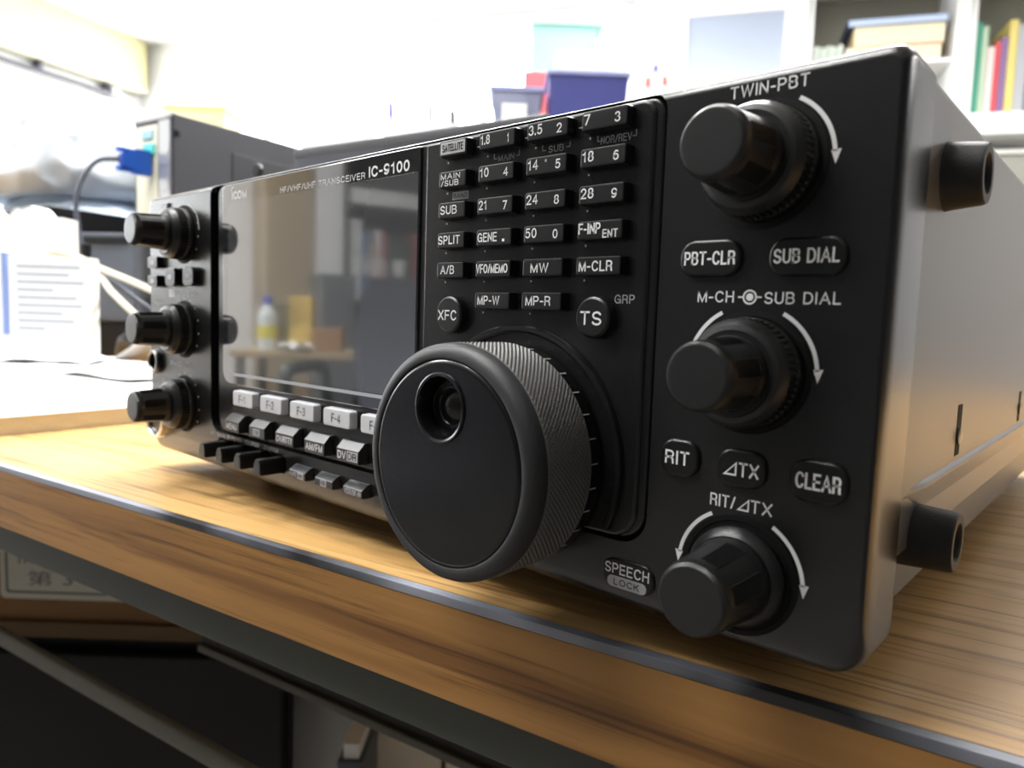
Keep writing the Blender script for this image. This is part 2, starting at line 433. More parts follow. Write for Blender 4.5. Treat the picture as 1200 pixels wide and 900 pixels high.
# cream curtain box over the left window, with its dark curtain rail
t = thing('curtain_box', 'cream box pelmet along the top of the left wall over a dark curtain rail', 'pelmet', (1700, 60, 1465), T=LF)
bm = NEW(); box(bm, 30, 3760, 0, 18, 1465, 1778, 2); box(bm, 30, 3760, 18, 120, 1760, 1778, 2); box(bm, 30, 48, 18, 120, 1480, 1760, 2); box(bm, 30, 3760, 102, 120, 1480, 1760, 3)
mk('board', bm, M_CREAM, t, LF)
mk('lower_lip', B(30, 3760, 0, 126, 1465, 1480, 2), mat('pale cream lip', (.88, .85, .66), .5), t, LF)
bm = NEW(); box(bm, 200, 3740, 48, 78, 1392, 1412, 4); 
for x in range(260, 3300, 420): box(bm, x, x + 22, 0, 60, 1412, 1465, 2)
mk('curtain_rail', bm, mat('dark rail', (.10, .10, .12), .35, metal=.6), t, LF)
mk('bracket', B(205, 262, 40, 88, 1396, 1450, 6), mat('grey bracket', (.5, .5, .5), .5), t, LF)

# fluorescent fittings on the ceiling, some added only for their light
def lamp(label, x, y, T, w=LAMP_W):
    t = thing('ceiling_lamp', label, 'lamp', (x, y, ZC - 70), 'fluorescent ceiling lamps', T)
    mk('housing', B(x - 620, x + 620, y - 130, y + 130, ZC - 55, ZC - 1, 6), M_WHITEP, t, T)
    for dy in (-70, 70):
        bm = NEW(); lathe(bm, 0, 0, [(3, -600), (13, -598), (13, 598), (3, 600)], 16, cap0=True)
        bm.transform(Matrix.Translation((x, y + dy, ZC - 72)) @ Matrix.Rotation(PI / 2, 4, 'Z'))
        mk('tube', bm, mat('lit tube', (1, 1, 1), .5, emit=(1, .99, .96), es=36), t, T)
    li = bpy.data.lights.new('lamp_light', 'AREA'); li.shape = 'RECTANGLE'; li.size = 1.2; li.size_y = .26; li.energy = w; li.color = (1, .995, .985)
    lo = bpy.data.objects.new('lamp_light', li); COL.objects.link(lo); lo.parent = t
    p = T @ Vector((x, y, ZC - 90)); lo.location = p * .001 + OFF - t.location
    lo.rotation_euler = (0, 0, math.atan2(T[1][0], T[0][0]))
lamp('fluorescent ceiling lamp near the added back window', 2400, -900, BF, 50)
lamp('fluorescent ceiling lamp behind the desk', 3900, -2200, BF, 125)
lamp('fluorescent ceiling lamp in front of the wall cabinets', 4900, -1900, BF, 6)
lamp('added fill lamp brightening the right end of the back wall', 7200, -1300, BF, 30)  # lamp added so the lit wall brightens the radio's case side
lamp('fluorescent ceiling lamp near the left wall above the side table', 1300, -3700, BF, 58)
lamp('fluorescent ceiling lamp in the aisle in front of the desk', 3050, -3700, BF, 26)
lamp('added highlight lamp farther out over the aisle', 2745, -4440, BF, 20)  # lamp added to widen the highlight on the radio's top edge

# ================================================================== THE DESK
DX0, DX1, DY1, ZT, TH = -1180, 720, 920, -9.0, 29.1
desk = thing('desk', 'wood grain office desk carrying the radio, grey trim on its front edge', 'desk', (-230, 400, Z0), T=DF)
mk('desk_top', B(DX0, DX1, 3.2, DY1, ZT - TH, ZT), W_TOP, desk, DF)
mk('edge_band', B(DX0, DX1, 0, 3.2, ZT - TH, ZT - 2.6, .4), W_EDGE, desk, DF)
bm = NEW(); box(bm, DX0, DX1, -.15, 3.1, ZT - 2.6, ZT + .05, .3)
mk('edge_trim', bm, M_TRIM, desk, DF)
bm = NEW()
mk('apron', B(DX0 + 20, DX1 - 20, 8, 24, ZT - TH - 17.5, ZT - TH, .8), M_APRON, desk, DF)
bm = NEW(); lathe(bm, 0, 0, [(7.0, 0), (7.0, -.8), (6, -1.4), (2, -1.4), (2, -.9)], 28)
bm.transform(Matrix.Translation((263, 8, ZT - TH - 8)))
mk('plug_cap', bm, mat('grey cap', (.15, .155, .14), .5), desk, DF)
for x in (DX0 + 30, DX1 - 80):
    for y in (40, DY1 - 90):
        mk('leg', B(x, x + 50, y, y + 50, Z0, ZT - TH, 3), M_APRON, desk, DF)
cr = mk('cross_rail', B(-78, DX1 - 80, 122, 125, -147, -136.5, .6), mat('shaded rail brown', (.022, .018, .012), .6), desk, DF)  # front face coloured dark for the shade on it, above its lit lip
bm = NEW(); box(bm, -78, -60, 122, 874, -138, -130, .5); box(bm, -78, -60, 866, 874, -131, ZT - TH, .5)
mk('rail_arm', bm, M_DARK, cr, DF)
mk('rail_lip', B(-78, DX1 - 80, 119, 125, -152, -147, .8), M_RAIL, cr, DF)
mk('foot_rail', B(DX0 + 60, DX1 - 60, 60, 66, -163, -152, 2), M_RAIL, desk, DF)

# ================================================================== THE RADIO
radio = thing('radio_transceiver', 'black desktop radio transceiver with large tuning dial, dark display and rows of keys', 'radio', (157, 170, -9))
def rpart(name, bm, m, parent=None, **k): return mk(name, bm, m, parent or radio, **k)

# --- front panel: rounded frame with a chin that turns under
def outline(ins, bot, top, y, R=(6.5, 7.5, 3.0, 3.0)):
    return [(x, y, z) for x, z in rr_outline(ins, 315 - ins, bot, 116 - top, [max(q - ins * .6, .4) for q in R], 8)]
loops = [outline(.4, .3, .4, 19), outline(0, 0, 0, 18.2), outline(0, 0, 0, 5.0), outline(.08, .5, .12, 3.4), outline(.2, 1.4, .42, 2.1), outline(.4, 3.0, .9, 1.2), outline(.7, 5.5, 1.55, .5), outline(1.05, 9.0, 2.2, .14), outline(1.5, 13.0, 2.95, 0)]
front = rpart('front_panel', loft(NEW(), loops), P_FRONT)
def prism(x0, x1, z0, z1, r, y0, y1): 
    o = rr_outline(x0, x1, z0, z1, r, 6)
    return loft(NEW(), [[(x, y0, z) for x, z in o], [(x, y1, z) for x, z in o]])
bool_diff(front, [prism(60.6, 268.7, 15.9, 115.0, (7, 7, 4, 4), -3, 3.2), prism(66.5, 118.8, 6.9, 13.9, 2.5, -3, 2.6)])
rpart('groove_lining', slab(NEW(), 61, 268.3, 16.2, 114.7, (7, 7, 4, 4), 3.4, 3.05, .1), P_GROOVE)

# --- centre plates: display surround, keypad panel
rpart('display_surround', slab(NEW(), 66.2, 268, 16.6, 114.6, (7, 7, 4, 4), 3.2, .55, .9), P_PANEL)
keypad = rpart('keypad_panel', slab(NEW(), 191.6, 266.1, 16.6, 114.4, (1, 7, 3.8, .8), 1.2, -.15, 1.1), P_PANEL)
rpart('key_strip', slab(NEW(), 76, 191, 26.9, 36.2, (3.5, .6, .6, 3.5), .8, .35, .2), P_GLOSS)
disp = rpart('display', slab(NEW(), 71.2, 189.4, 36.4, 114.2, (6, .8, .8, 2), .8, -.25, .5), P_GLASS)
rpart('lcd_window', slab(NEW(), 76.0, 188.8, 41.6, 106.9, (5, .6, .6, 2), -.2, -.27, .02), P_LCD, disp)
rpart('pale_line', B(80.0, 188.6, -.3, -.2, 40.1, 41.2), P_LINE, disp)  # thin pale line below the display window
def words(s, x0, x1, z0, z1, y=0.0, parent=None, m=P_WHITE, bold=.0, name='lettering'):
    return rpart(name, print_text(NEW(), s, x0, x1, z0, z1, y, bold), m, parent, flat=True)
words('IC-9100', 165.7, 184.9, 107.6, 110.9, -.26, disp, bold=.012)
words('HF/VHF/UHF TRANSCEIVER', 114.5, 163.8, 107.5, 109.5, -.27, disp, P_WHITE)
bm = print_text(NEW(), 'iCOM', 79.2, 90.6, 108.1, 111.2, -.26, .01)
arc_arrow(bm, 80.0, 111.9, .9, .2 * PI, 1.2 * PI, .4, -.26, head=False)
rpart('lettering', bm, P_WHITE, disp, flat=True)

# --- keys
def legend(parent, items, y, m=P_WHITE):
    bm = NEW()
    for s, x0, x1, z0, z1 in items: print_text(bm, s, x0, x1, z0, z1, y, .004)
    rpart('legend', bm, m, parent, flat=True)
def key(x0, x1, z0, z1, proud=3.0, y0=0.0, m=P_KEY, r=.45, name='key', items=(), lm=P_WHITE, label=None):
    bm = NEW(); yf = y0 - proud
    loops = [[(x, y0 + .4, z) for x, z in rr_outline(x0, x1, z0, z1, r, 3)],
             [(x, yf + .5, z) for x, z in rr_outline(x0 + .12, x1 - .12, z0 + .12, z1 - .12, r, 3)],
             [(x, yf + .12, z) for x, z in rr_outline(x0 + .26, x1 - .26, z0 + .26, z1 - .26, r, 3)],
             [(x, yf, z) for x, z in rr_outline(x0 + .6, x1 - .6, z0 + .6, z1 - .6, r, 3)]]
    k = rpart(name, loft(bm, loops), m)
    if items: legend(k, items, yf, lm)
    if label: k['label'] = label
    return k
CX = [(200.6, 211.3), (215.6, 228.1), (231.9, 244.6), (248.3, 260.8)]
RZ = [113.2, 105.0, 96.8, 88.8, 80.8, 72.7]
def two(c, row, a, b, aw, bw):
    x0, x1 = CX[c]; zt = RZ[row]; z0 = zt - 4.5
    return [(a, x0 + .7, x0 + .7 + aw, z0 + 1.35, z0 + 3.75), (b, x1 - 1.9 - bw, x1 - 1.9, z0 + .95, z0 + 3.15)]
def pad(c, row, items, **k): 
    x0, x1 = CX[c]; zt = RZ[row]
    return key(x0, x1, zt - 4.5, zt, 3.0, -.1, items=items, **k)
for row, c, a, b, aw, bw in ((0, 1, '1.8', '1', 3.3, .7), (0, 2, '3.5', '2', 4.2, 1.5), (0, 3, '7', '3', 1.8, 1.5), (1, 1, '10', '4', 3.2, 1.6), (1, 2, '14', '5', 3.3, 1.5), (1, 3, '18', '6', 3.2, 1.5),
                             (2, 1, '21', '7', 3.0, 1.5), (2, 2, '24', '8', 3.6, 1.5), (2, 3, '28', '9', 3.6, 1.5), (3, 2, '50', '0', 3.6, 1.5)):
    k = pad(c, row, two(c, row, a, b, aw, bw))
    if (row, c) == (1, 2):
        rpart('tactile_dot', lathe(NEW(), 238.4, 103.6, [(.35, -3.0), (.35, -3.25), (.2, -3.4)], 12), P_GREY, k)
def one(c, row, s, f=(.12, .88), h=(1.15, 3.5)):
    x0, x1 = CX[c]; z0 = RZ[row] - 4.5; w = x1 - x0
    return [(s, x0 + w * f[0], x0 + w * f[1], z0 + h[0], z0 + h[1])]
k = pad(0, 0, [])
bm = NEW(); slab(bm, 201.3, 210.6, 109.35, 112.55, .3, -3.0, -3.16, .02)
rpart('legend_plate', bm, P_GREY, k, flat=True)
rpart('legend', print_text(NEW(), 'SATELLITE', 201.9, 210.0, 109.95, 111.95, -3.17, .006), P_GROOVE, k, flat=True)
x0 = CX[0][0]
pad(0, 1, [('MAIN', x0 + 1.0, x0 + 8.4, 102.75, 104.3), ('/SUB', x0 + 1.1, x0 + 7.9, 100.95, 102.5)])
pad(0, 2, one(0, 2, 'SUB', (.1, .70)))
pad(0, 3, one(0, 3, 'SPLIT', (.05, .84)))
pad(1, 3, one(1, 3, 'GENE', (.05, .60)) + [('.', CX[1][0] + 9.3, CX[1][0] + 10.1, 85.3, 86.0)])
pad(3, 3, [('F-INP', 248.8, 254.9, 85.7, 88.2), ('ENT', 255.5, 259.6, 84.7, 86.6)])
pad(0, 4, one(0, 4, 'A/B', (.16, .66)))
pad(1, 4, one(1, 4, 'VFO/MEMO', (.03, .92)))
pad(2, 4, one(2, 4, 'MW', (.22, .66), (1.0, 3.3)))
pad(3, 4, one(3, 4, 'M-CLR', (.08, .82), (1.0, 3.4)))
pad(1, 5, one(1, 5, 'MP-W', (.10, .72)))
pad(2, 5, one(2, 5, 'MP-R', (.12, .74)))
def round_key(cx, cz, r, s, w, h):
    k = rpart('key', lathe(NEW(), cx, cz, [(r, .3), (r, -1.9), (r - .2, -2.6), (r - .7, -3.0)], 40), P_KEY)
    legend(k, [(s, cx - w / 2 - .3, cx + w / 2 - .3, cz - h / 2 - .2, cz + h / 2 - .2)], -3.0)
round_key(205.6, 66.6, 5.1, 'XFC', 7.3, 2.8)
round_key(253.5, 66.9, 4.9, 'TS', 6.0, 3.2)
# prints between the keys
bm = NEW()
print_text(bm, 'MAIN', 220.0, 225.4, 106.1, 107.6, -.16); print_text(bm, 'SUB', 236.6, 241.2, 106.2, 107.8, -.16); print_text(bm, 'NOR/REV', 251.9, 260.2, 106.1, 107.8, -.16)
for xa, xb in ((218.4, 227.2), (234.6, 243.2), (250.9, 261.4)):
    for x, s in ((xa, 1), (xb, -1)):
        box(bm, min(x, x + s * .2), max(x, x + s * .2), -.2, -.1, 106.9, 108.2); box(bm, min(x, x + s * 1.1), max(x, x + s * 1.1), -.2, -.1, 106.8, 107.0)
for xa, xb in ((212.3, 214.6), (228.9, 231.0), (245.5, 247.7)): box(bm, xa, xb, -.2, -.1, 110.6, 110.85)
for x, row in [(c[0] + .6, rz) for c in CX for rz in RZ]:
    if not (x < 215 and row in (72.7,)) and not (x > 248 and row < 75): lathe(bm, x, row - 5.3, [(.28, -.1), (.28, -.2)], 8)
rpart('lettering', bm, P_GREY, keypad, flat=True)
bm = NEW(); slab(bm, 203.2, 209.4, 97.7, 99.8, .2, -.14, -.2, .01)
rpart('lettering', bm, P_GREY, keypad, flat=True)
bm = NEW(); print_text(bm, 'BAND', 203.7, 208.9, 98.1, 99.4, -.21)
rpart('lettering', bm, P_GROOVE, keypad, flat=True)
words('GRP', 257.6, 262.9, 70.2, 72.2, -.16, keypad, P_GREY)

# F keys, mode keys, small keys
for i in range(5):
    x = 83.9 + 20.55 * i
    key(x, x + 15.2, 28.8, 34.9, 3.0, .5, P_SILVER, .9, 'function_key', [('F-%d' % (i + 1), x + 4.9, x + 10.0, 30.3, 33.3)], P_DARKPRINT, 'silver function key')
def mode_key(x0, x1, z0, zf, z1, proud, name, boxes=(), texts=(), lm=P_WHITE, m=P_MODE):
    """key whose front face leans back into a sloping top"""
    bm = NEW(); yf = .5 - proud
    prof = [(.6, z0), (yf + .35, z0 + .1), (yf, z0 + .45), (yf, zf), (yf + .25, zf + .25), (.6 - proud * .35, z1), (.6, z1 + .1)]
    loft(bm, [[(x, y, z) for y, z in prof] for x in (x0, x0 + .3, x1 - .3, x1)])
    k = rpart(name, bm, m)
    if boxes:
        bb = NEW()
        for xa, xb, za, zb in boxes: slab(bb, xa, xb, za, zb, .15, yf + .02, yf - .04, .01)
        rpart('legend_plate', bb, P_GREY, k, flat=True)
    if texts: legend(k, texts, yf, lm)
    return k
MK = [79.0, 98.0, 116.8, 135.7, 154.6]
for i, (tx, bx) in enumerate([([('MENU', .8, 9.2, 1.0, 3.2)], []), ([], [(2.6, 7.6, .9, 3.4)]), ([('CW/RTTY', .6, 11.0, 1.0, 3.3)], []), ([('AM/FM', .7, 10.6, .9, 3.4)], []), ([('DV', .6, 5.0, .8, 3.4)], [(5.6, 11.2, .6, 3.7)])]):
    x = MK[i]; w = 11.6 if i > 1 else 10.8
    k = mode_key(x, x + w, 18.3, 22.6, 25.0, 3.6, 'mode_key', [(x + a, x + b, 18.5 + c, 18.5 + e) for a, b, c, e in bx], [(s, x + a, x + b, 18.5 + c, 18.5 + e) for s, a, b, c, e in tx])
    if i == 4: rpart('legend', print_text(NEW(), 'DR', x + 6.2, x + 10.6, 19.5, 21.8, -3.17, .005), P_GROOVE, k, flat=True)
    if i == 1: rpart('legend', print_text(NEW(), 'SSB', x + 3.1, x + 7.1, 19.8, 21.5, -3.17, .005), P_GROOVE, k, flat=True)
for i, x in enumerate((126.0, 142.2, 158.4)):
    tx = [[('NR', .7, 4.6, .5, 2.3)], [], [('VOX/BK-IN', .6, 9.4, .5, 2.4)]][i]
    bx = [[(5.3, 9.0, .3, 2.5)], [(3.2, 6.6, .3, 2.4)], []][i]
    k = mode_key(x, x + 10.0, 7.8, 10.5, 12.2, 3.6, 'small_key', [(x + a, x + b, 7.9 + c, 7.9 + e) for a, b, c, e in bx], [(s, x + a, x + b, 7.9 + c, 7.9 + e) for s, a, b, c, e in tx], P_GREY)
    if i < 2: rpart('legend', print_text(NEW(), ('MN', 'NB')[i], x + (5.9, 3.7)[i], x + (8.4, 6.1)[i], 8.6, 10.1, -3.17, .003), P_GROOVE, k, flat=True)
# four thumb levers under the mode keys
for i, x in enumerate((68.8, 83.0, 97.2, 111.6)):
    bm = NEW()
    prof = [(x, 7.4), (x + 5.6, 7.4), (x + 5.4, 11.4), (x + 4.6, 12.9), (x + 3.2, 13.3), (x + 1.8, 12.9), (x + .8, 11.2)]
    loft(bm, [[(a, 2.4, z) for a, z in prof], [(a, -8.6, z) for a, z in prof], [(x + 2.8 + (a - x - 2.8) * .86, -9.2, 10.2 + (z - 10.2) * .9) for a, z in prof]])
    rpart('level_lever', bm, P_KEY)
    words(['MIC GAIN', 'RF POWER', 'KEY SPEED', 'CW PITCH'][i], x - 8.4, x + 3.6 - .6 * i, 14.15, 15.6, .0, front, P_GREY)

# --- tuning dial
DXc, DZc = 229.0, 32.0
dial = rpart('tuning_dial', lathe(NEW(), DXc, DZc, [(27.0, -.4), (27.6, -1.0), (27.6, -4.9), (26.9, -5.2)], 96, cap0=True), P_GLOSS)
NS = 540
prof = [(27.2, -5.0), (27.9, -5.3), (28.0, -5.6)] + [(28.0, -5.8 - .335 * i) for i in range(44)] + [(28.0, -20.6), (27.9, -20.9)]
def kn(i, j, a):
    if 3 <= j < 47: return .17 if ((i // 2 + (j // 2)) % 2) else -.12
    return 0
rpart('knurled_grip', lathe(NEW(), DXc, DZc, prof, NS, kn, cap1=False), P_KNURL, dial, ang=25)
rim = [(27.6, -20.7), (28.0, -21.0), (28.05, -22.2), (27.9, -23.4), (27.4, -24.5), (26.6, -25.2), (25.6, -25.5), (24.7, -25.5), (24.35, -25.3), (24.2, -24.6)]
rpart('rubber_rim', lathe(NEW(), DXc, DZc, rim, 128, cap1=False), P_DIAL, dial)
# face with a finger dimple
bm = NEW(); n = 96; hx, hz, hr = 227.9, 44.9, 7.9
def ring(cx, cz, r, y): return [(cx + r * math.cos(2 * PI * i / n), y, cz + r * math.sin(2 * PI * i / n)) for i in range(n)]
loft(bm, [ring(DXc, DZc, 24.2, -24.5), ring(DXc, DZc, 24.0, -25.2), ring(DXc, DZc, 23.5, -25.55), ring(DXc + (hx - DXc) * .0, DZc, 23.0, -25.6), ring(hx, hz, hr + .1, -25.6)], False, False)
rpart('dial_face', bm, P_GLOSS, dial)
cup = [(hr + .5, -25.5), (hr + .35, -26.0), (hr, -26.15), (hr - .5, -25.9), (hr - .8, -24.8), (hr - 1.0, -22.2), (hr - 1.5, -21.4), (5.3, -21.3), (5.1, -21.9), (4.4, -21.9), (4.1, -21.5), (3.0, -22.2), (1.6, -22.7), (.2, -22.9)]
rpart('finger_dimple', lathe(NEW(), hx, hz, cup, 64), P_GLOSS, dial)
bm = NEW()
for k in range(30):
    a = 2 * PI * k / 30 + .05
    b2 = B(-.13, .13, -4.8, -2.6, 27.5, 27.75)
    b2.transform(Matrix.Translation((DXc, 0, DZc)) @ Matrix.Rotation(a, 4, 'Y'))
    me = bpy.data.meshes.new('x'); b2.to_mesh(me); b2.free(); bm.from_mesh(me); bpy.data.meshes.remove(me)
rpart('tick_marks', bm, P_GREY, dial, flat=True)
rpart('dial_ring', lathe(NEW(), 229.2, 31.6, [(33.0, .3), (33.0, -.9), (32.6, -1.5), (31.6, -1.5), (31.0, -.9), (30.8, .3)], 96, cap1=False, a0=-.42, a1=PI + .42), P_PANEL)

# --- control knobs
def control_knob(cx, cz, kind, label=None):
    k = rpart('control_knob', lathe(NEW(), cx, cz, [(12.3, .1), (12.3, -.25), (11.2, -.25), (11.0, -.1)], 64), P_GROOVE)  # black base disc stands in for the shadow in the hole around the knob
    if kind == 'double':
        pr = [(10.2, -.3), (10.9, -.6), (11.0, -1.6), (10.8, -2.2), (10.75, -2.6), (10.65, -5.6), (10.5, -6.0), (9.9, -7.4), (9.4, -8.1), (8.4, -8.4), (7.7, -8.2)]
        def teeth(i, j, a): return -.42 if (4 <= j <= 5 and i % 4 < 2) else 0
        rpart('outer_ring', lathe(NEW(), cx, cz, pr, 208, teeth, cap0=True), P_KNOB, k, ang=28)
        pr2 = [(7.2, -8.0), (7.35, -8.6), (7.3, -9.6), (7.2, -10.2), (7.0, -11.0), (6.75, -15.5), (6.55, -19.2), (6.5, -20.2), (6.3, -21.2), (5.7, -21.9), (5.2, -22.0)]
    else:
        pr = [(10.0, -.3), (10.2, -.8), (10.1, -1.8), (9.4, -3.0), (8.6, -3.6), (8.2, -3.6)]
        rpart('outer_ring', lathe(NEW(), cx, cz, pr, 96, cap0=True), P_KNOB, k)
        pr2 = [(8.3, -3.4), (8.35, -4.2), (8.2, -5.2), (8.1, -6.0), (7.9, -7.0), (7.5, -12.0), (7.2, -16.8), (7.15, -18.0), (6.95, -19.2), (6.3, -19.9), (5.7, -20.0)]
    def grip(i, j, a):
        if 4 <= j <= 6:
            s = (i % 40)
            if s < 20: return .04 + (.10 if s % 2 else -.10)
            return -.10
        if 7 <= j <= 8 and i % 2: return -.12
        return 0
    rpart('inner_knob', lathe(NEW(), cx, cz, pr2, 240, grip), P_KNOB, k, ang=24)
    return k
control_knob(290.3, 97.3, 'double'); control_knob(290.0, 56.9, 'double'); control_knob(290.3, 15.6, 'single')
for z in (97.2, 56.8, 24.5): control_knob(36.4, z, 'double')

# --- right block: keys and prints
def pill(x0, x1, z0, z1, items, proud=1.1, rad=3.3):
    k = rpart('soft_key', slab(NEW(), x0, x1, z0, z1, rad, .3, -proud, .7, 7), P_KEY)
    legend(k, items, -proud)
pill(274.0, 287.4, 75.9, 83.3, [('PBT-CLR', 275.1, 286.3, 78.2, 81.0)])
pill(292.9, 307.4, 75.7, 83.0, [('SUB DIAL', 294.0, 306.2, 78.1, 80.9)])
pill(271.8, 280.8, 33.6, 41.6, [('RIT', 273.1, 278.8, 36.2, 39.2)])
pill(284.9, 295.2, 33.6, 41.4, [('TX', 289.7, 293.9, 36.0, 38.9)])
pill(299.8, 310.4, 33.4, 41.5, [('CLEAR', 301.0, 309.4, 35.9, 39.1)])
def triangle(bm, x, z, s, y):
    """outlined right triangle used as the delta sign"""
    P0 = [(x, z), (x + s, z), (x + s, z + s * 1.02)]; c = (x + s * .68, z + s * .36)
    P1 = [(c[0] + (a - c[0]) * .62, c[1] + (b - c[1]) * .62) for a, b in P0]
    for i in range(3):
        j = (i + 1) % 3
        bm.faces.new([bm.verts.new((a, y - .05, b)) for a, b in (P0[i], P0[j], P1[j], P1[i])])
bm = NEW(); triangle(bm, 286.4, 36.0, 2.9, -1.1)
rpart('lettering', bm, P_WHITE, front, flat=True)
words('TWIN-PBT', 282.7, 298.2, 110.7, 113.1, 0, front)
bm = NEW(); print_text(bm, 'M-CH', 278.1, 286.0, 70.7, 73.0, 0); print_text(bm, 'SUB DIAL', 292.3, 306.6, 70.5, 72.8, 0)
arc_arrow(bm, 289.3, 71.8, 1.3, 0, 2 * PI, .35, 0, False); lathe(bm, 289.3, 71.8, [(.75, 0), (.75, -.05)], 20)
box(bm, 286.9, 288.0, -.05, 0, 71.65, 71.95); box(bm, 290.6, 291.7, -.05, 0, 71.65, 71.95)
rpart('lettering', bm, P_WHITE, front, flat=True)
bm = NEW(); print_text(bm, 'RIT/', 283.5, 289.0, 28.9, 31.5, 0); triangle(bm, 289.3, 28.9, 2.6, 0); print_text(bm, 'TX', 292.2, 296.6, 28.9, 31.5, 0)
rpart('lettering', bm, P_WHITE, front, flat=True)
for ax_, az_, ar_, a0_, a1_ in ((290.3, 97.0, 13.4, 62, 5), (290.0, 56.9, 13.3, 62, 5), (290.0, 56.9, 13.3, 118, 175), (290.3, 15.5, 13.2, 60, 5), (290.3, 15.5, 13.2, 118, 172)):
    rpart('arrow_mark', arc_arrow(NEW(), ax_, az_, ar_, math.radians(a0_), math.radians(a1_), .8), P_WHITE, front, flat=True)
k = rpart('soft_key', slab(NEW(), 257.6, 271.6, 4.9, 11.9, 3.2, 2.5, -.5, .6, 7), P_KEY)
legend(k, [('SPEECH', 258.6, 270.4, 8.3, 10.8)], -.5)
rpart('legend_plate', slab(NEW(), 259.4, 269.8, 5.2, 7.8, 1.25, -.5, -.58, .02), P_GREY, k, flat=True)
rpart('legend', print_text(NEW(), 'LOCK', 261.2, 268.0, 5.75, 7.3, -.59, .004), P_GROOVE, k, flat=True)

# --- left block
for x0, x1, z0, z1, q in ((4.3, 14.8, 83.6, 88.6, .8), (4.2, 14.6, 75.2, 80.2, .8), (23.0, 33.0, 75.2, 83.2, 2.4), (40.4, 50.4, 75.3, 83.2, 2.4)):
    k = rpart('button', slab(NEW(), x0, x1, z0, z1, q, .3, -2.6, .5, 5), P_KEY)
    rpart('legend_plate', slab(NEW(), (x0 + x1) / 2 - 1.7, (x0 + x1) / 2 + 1.7, (z0 + z1) / 2 - 1.0, (z0 + z1) / 2 + 1.0, .2, -2.6, -2.65, .01), P_GREY, k, flat=True)
bm = NEW(); slab(bm, 21.0, 27.4, 70.6, 73.8, .6, 0, -.05, .01)
print_text(bm, 'SPEECH', 28.2, 48.6, 71.2, 73.2, 0); print_text(bm, 'MONI', 6.0, 14.2, 67.2, 69.2, 0); print_text(bm, 'POWER', 14.0, 26.0, 110.0, 111.6, 0); print_text(bm, 'PHONES', 22.0, 45.0, 40.2, 42.3, 0); print_text(bm, 'AF', 12.5, 16.5, 32, 34, 0)
for cz in (97.2, 56.8, 24.5):
    for i in range(11):
        a = math.radians(-30 + 24 * i); lathe(bm, 36.4 + 13.4 * math.cos(a), cz + 13.4 * math.sin(a) if cz > 30 else max(14, cz + 13.4 * math.sin(a)), [(.42, 0), (.42, -.05)], 10)
arc_arrow(bm, 36.4, 97.2, 14.2, math.radians(62), math.radians(5), .7, head=False)
rpart('lettering', bm, P_GREY, front, flat=True)
k = rpart('power_led', slab(NEW(), 20.4, 23.2, 108.2, 111.6, .6, .3, -.5, .3), P_GROOVE)
jk = rpart('phones_jack', lathe(NEW(), 7.6, 41.2, [(5.6, .2), (5.6, -1.4), (5.2, -2.0), (3.9, -2.2), (3.5, -1.6), (3.3, 2.5), (.4, 2.6)], 40), P_GLOSS)
rpart('jack_rim', lathe(NEW(), 7.6, 41.2, [(5.2, -1.8), (4.9, -2.5), (4.1, -2.5), (3.7, -2.0)], 40, cap1=False), STEEL, jk)
mc = rpart('microphone_socket', lathe(NEW(), 13.0, 15.8, [(9.4, .6), (9.4, -3.6), (9.0, -4.2), (7.9, -4.2), (7.5, -3.6), (7.5, .2), (.4, .2)], 48), CHROME)
rpart('socket_core', lathe(NEW(), 13.0, 15.8, [(7.2, .3), (7.2, -2.6), (6.8, -2.8)], 40), P_GLOSS, mc)

# --- steel case: top cover over, bottom cover with its lip and taper
loops = [[(x, y, z) for x, z in rr_outline(.7, 314.3, 20, 115.3, (1, 1, 2.2, 2.2), 4)] for y in (19.4, 332)]
rpart('top_cover', loft(NEW(), loops), P_CASE)
def lowprof(y, k=0.0):
    return [(x, y, z) for x, z in ((9, 1.5), (305.6, 1.5), (308.4, 3.2), (315.4 - k, 32.4), (315.1 - k, 33.4), (314.0, 34.2), (1, 34.2), (-.1 + k, 33.4), (-.4 + k, 32.4), (6.6, 3.2))]
rpart('bottom_cover', loft(NEW(), [lowprof(19.4, 1.1), lowprof(26, 1.0), lowprof(38, 0), lowprof(333, 0)]), P_CASE)
rpart('rear_panel', slab(NEW(), 3, 312, 4, 113, 2, 331, 338, .3), P_CASE)
def foot_x(cy, cz, x0, x1, r):
    bm = NEW()
    lathe(bm, 0, 0, [(r + .35, 0), (r + .1, -1.2), (r * .93, -(x1 - x0) + .7), (r * .88, -(x1 - x0)), (r * .62, -(x1 - x0)), (r * .56, -(x1 - x0) + .8), (r * .5, -(x1 - x0) + 5), (r * .25, -(x1 - x0) + 5)], 48, cap0=True)
    bm.transform(Matrix.Translation((x0, cy, cz)) @ Matrix.Rotation(PI / 2, 4, 'Z'))
    f = rpart('side_foot', bm, P_RUBBER)
    bm = NEW(); lathe(bm, 0, 0, [(2.4, 0), (2.4, -.5), (1.8, -.8)], 20)
    bm.transform(Matrix.Translation((x1 - 5.2, cy, cz)) @ Matrix.Rotation(PI / 2, 4, 'Z'))
    rpart('screw', bm, STEEL, f)
foot_x(37.0, 98.6, 314.2, 321.6, 6.8); foot_x(35.5, 22.2, 310.5, 322.4, 6.9)
for y, z0, z1 in ((73.0, 35.2, 48.3), (181, 35, 46)):
    s = rpart('slot', B(313.9, 314.42, y - 2.6, y + 2.6, z0, z1, .2), P_GROOVE)
    bm = NEW(); lathe(bm, 0, 0, [(2.1, 0), (2.1, -.5), (1.4, -.8)], 20)
    bm.transform(Matrix.Translation((314.3, y, z0 + 5.0)) @ Matrix.Rotation(PI / 2, 4, 'Z'))
    rpart('screw', bm, STEEL, s)
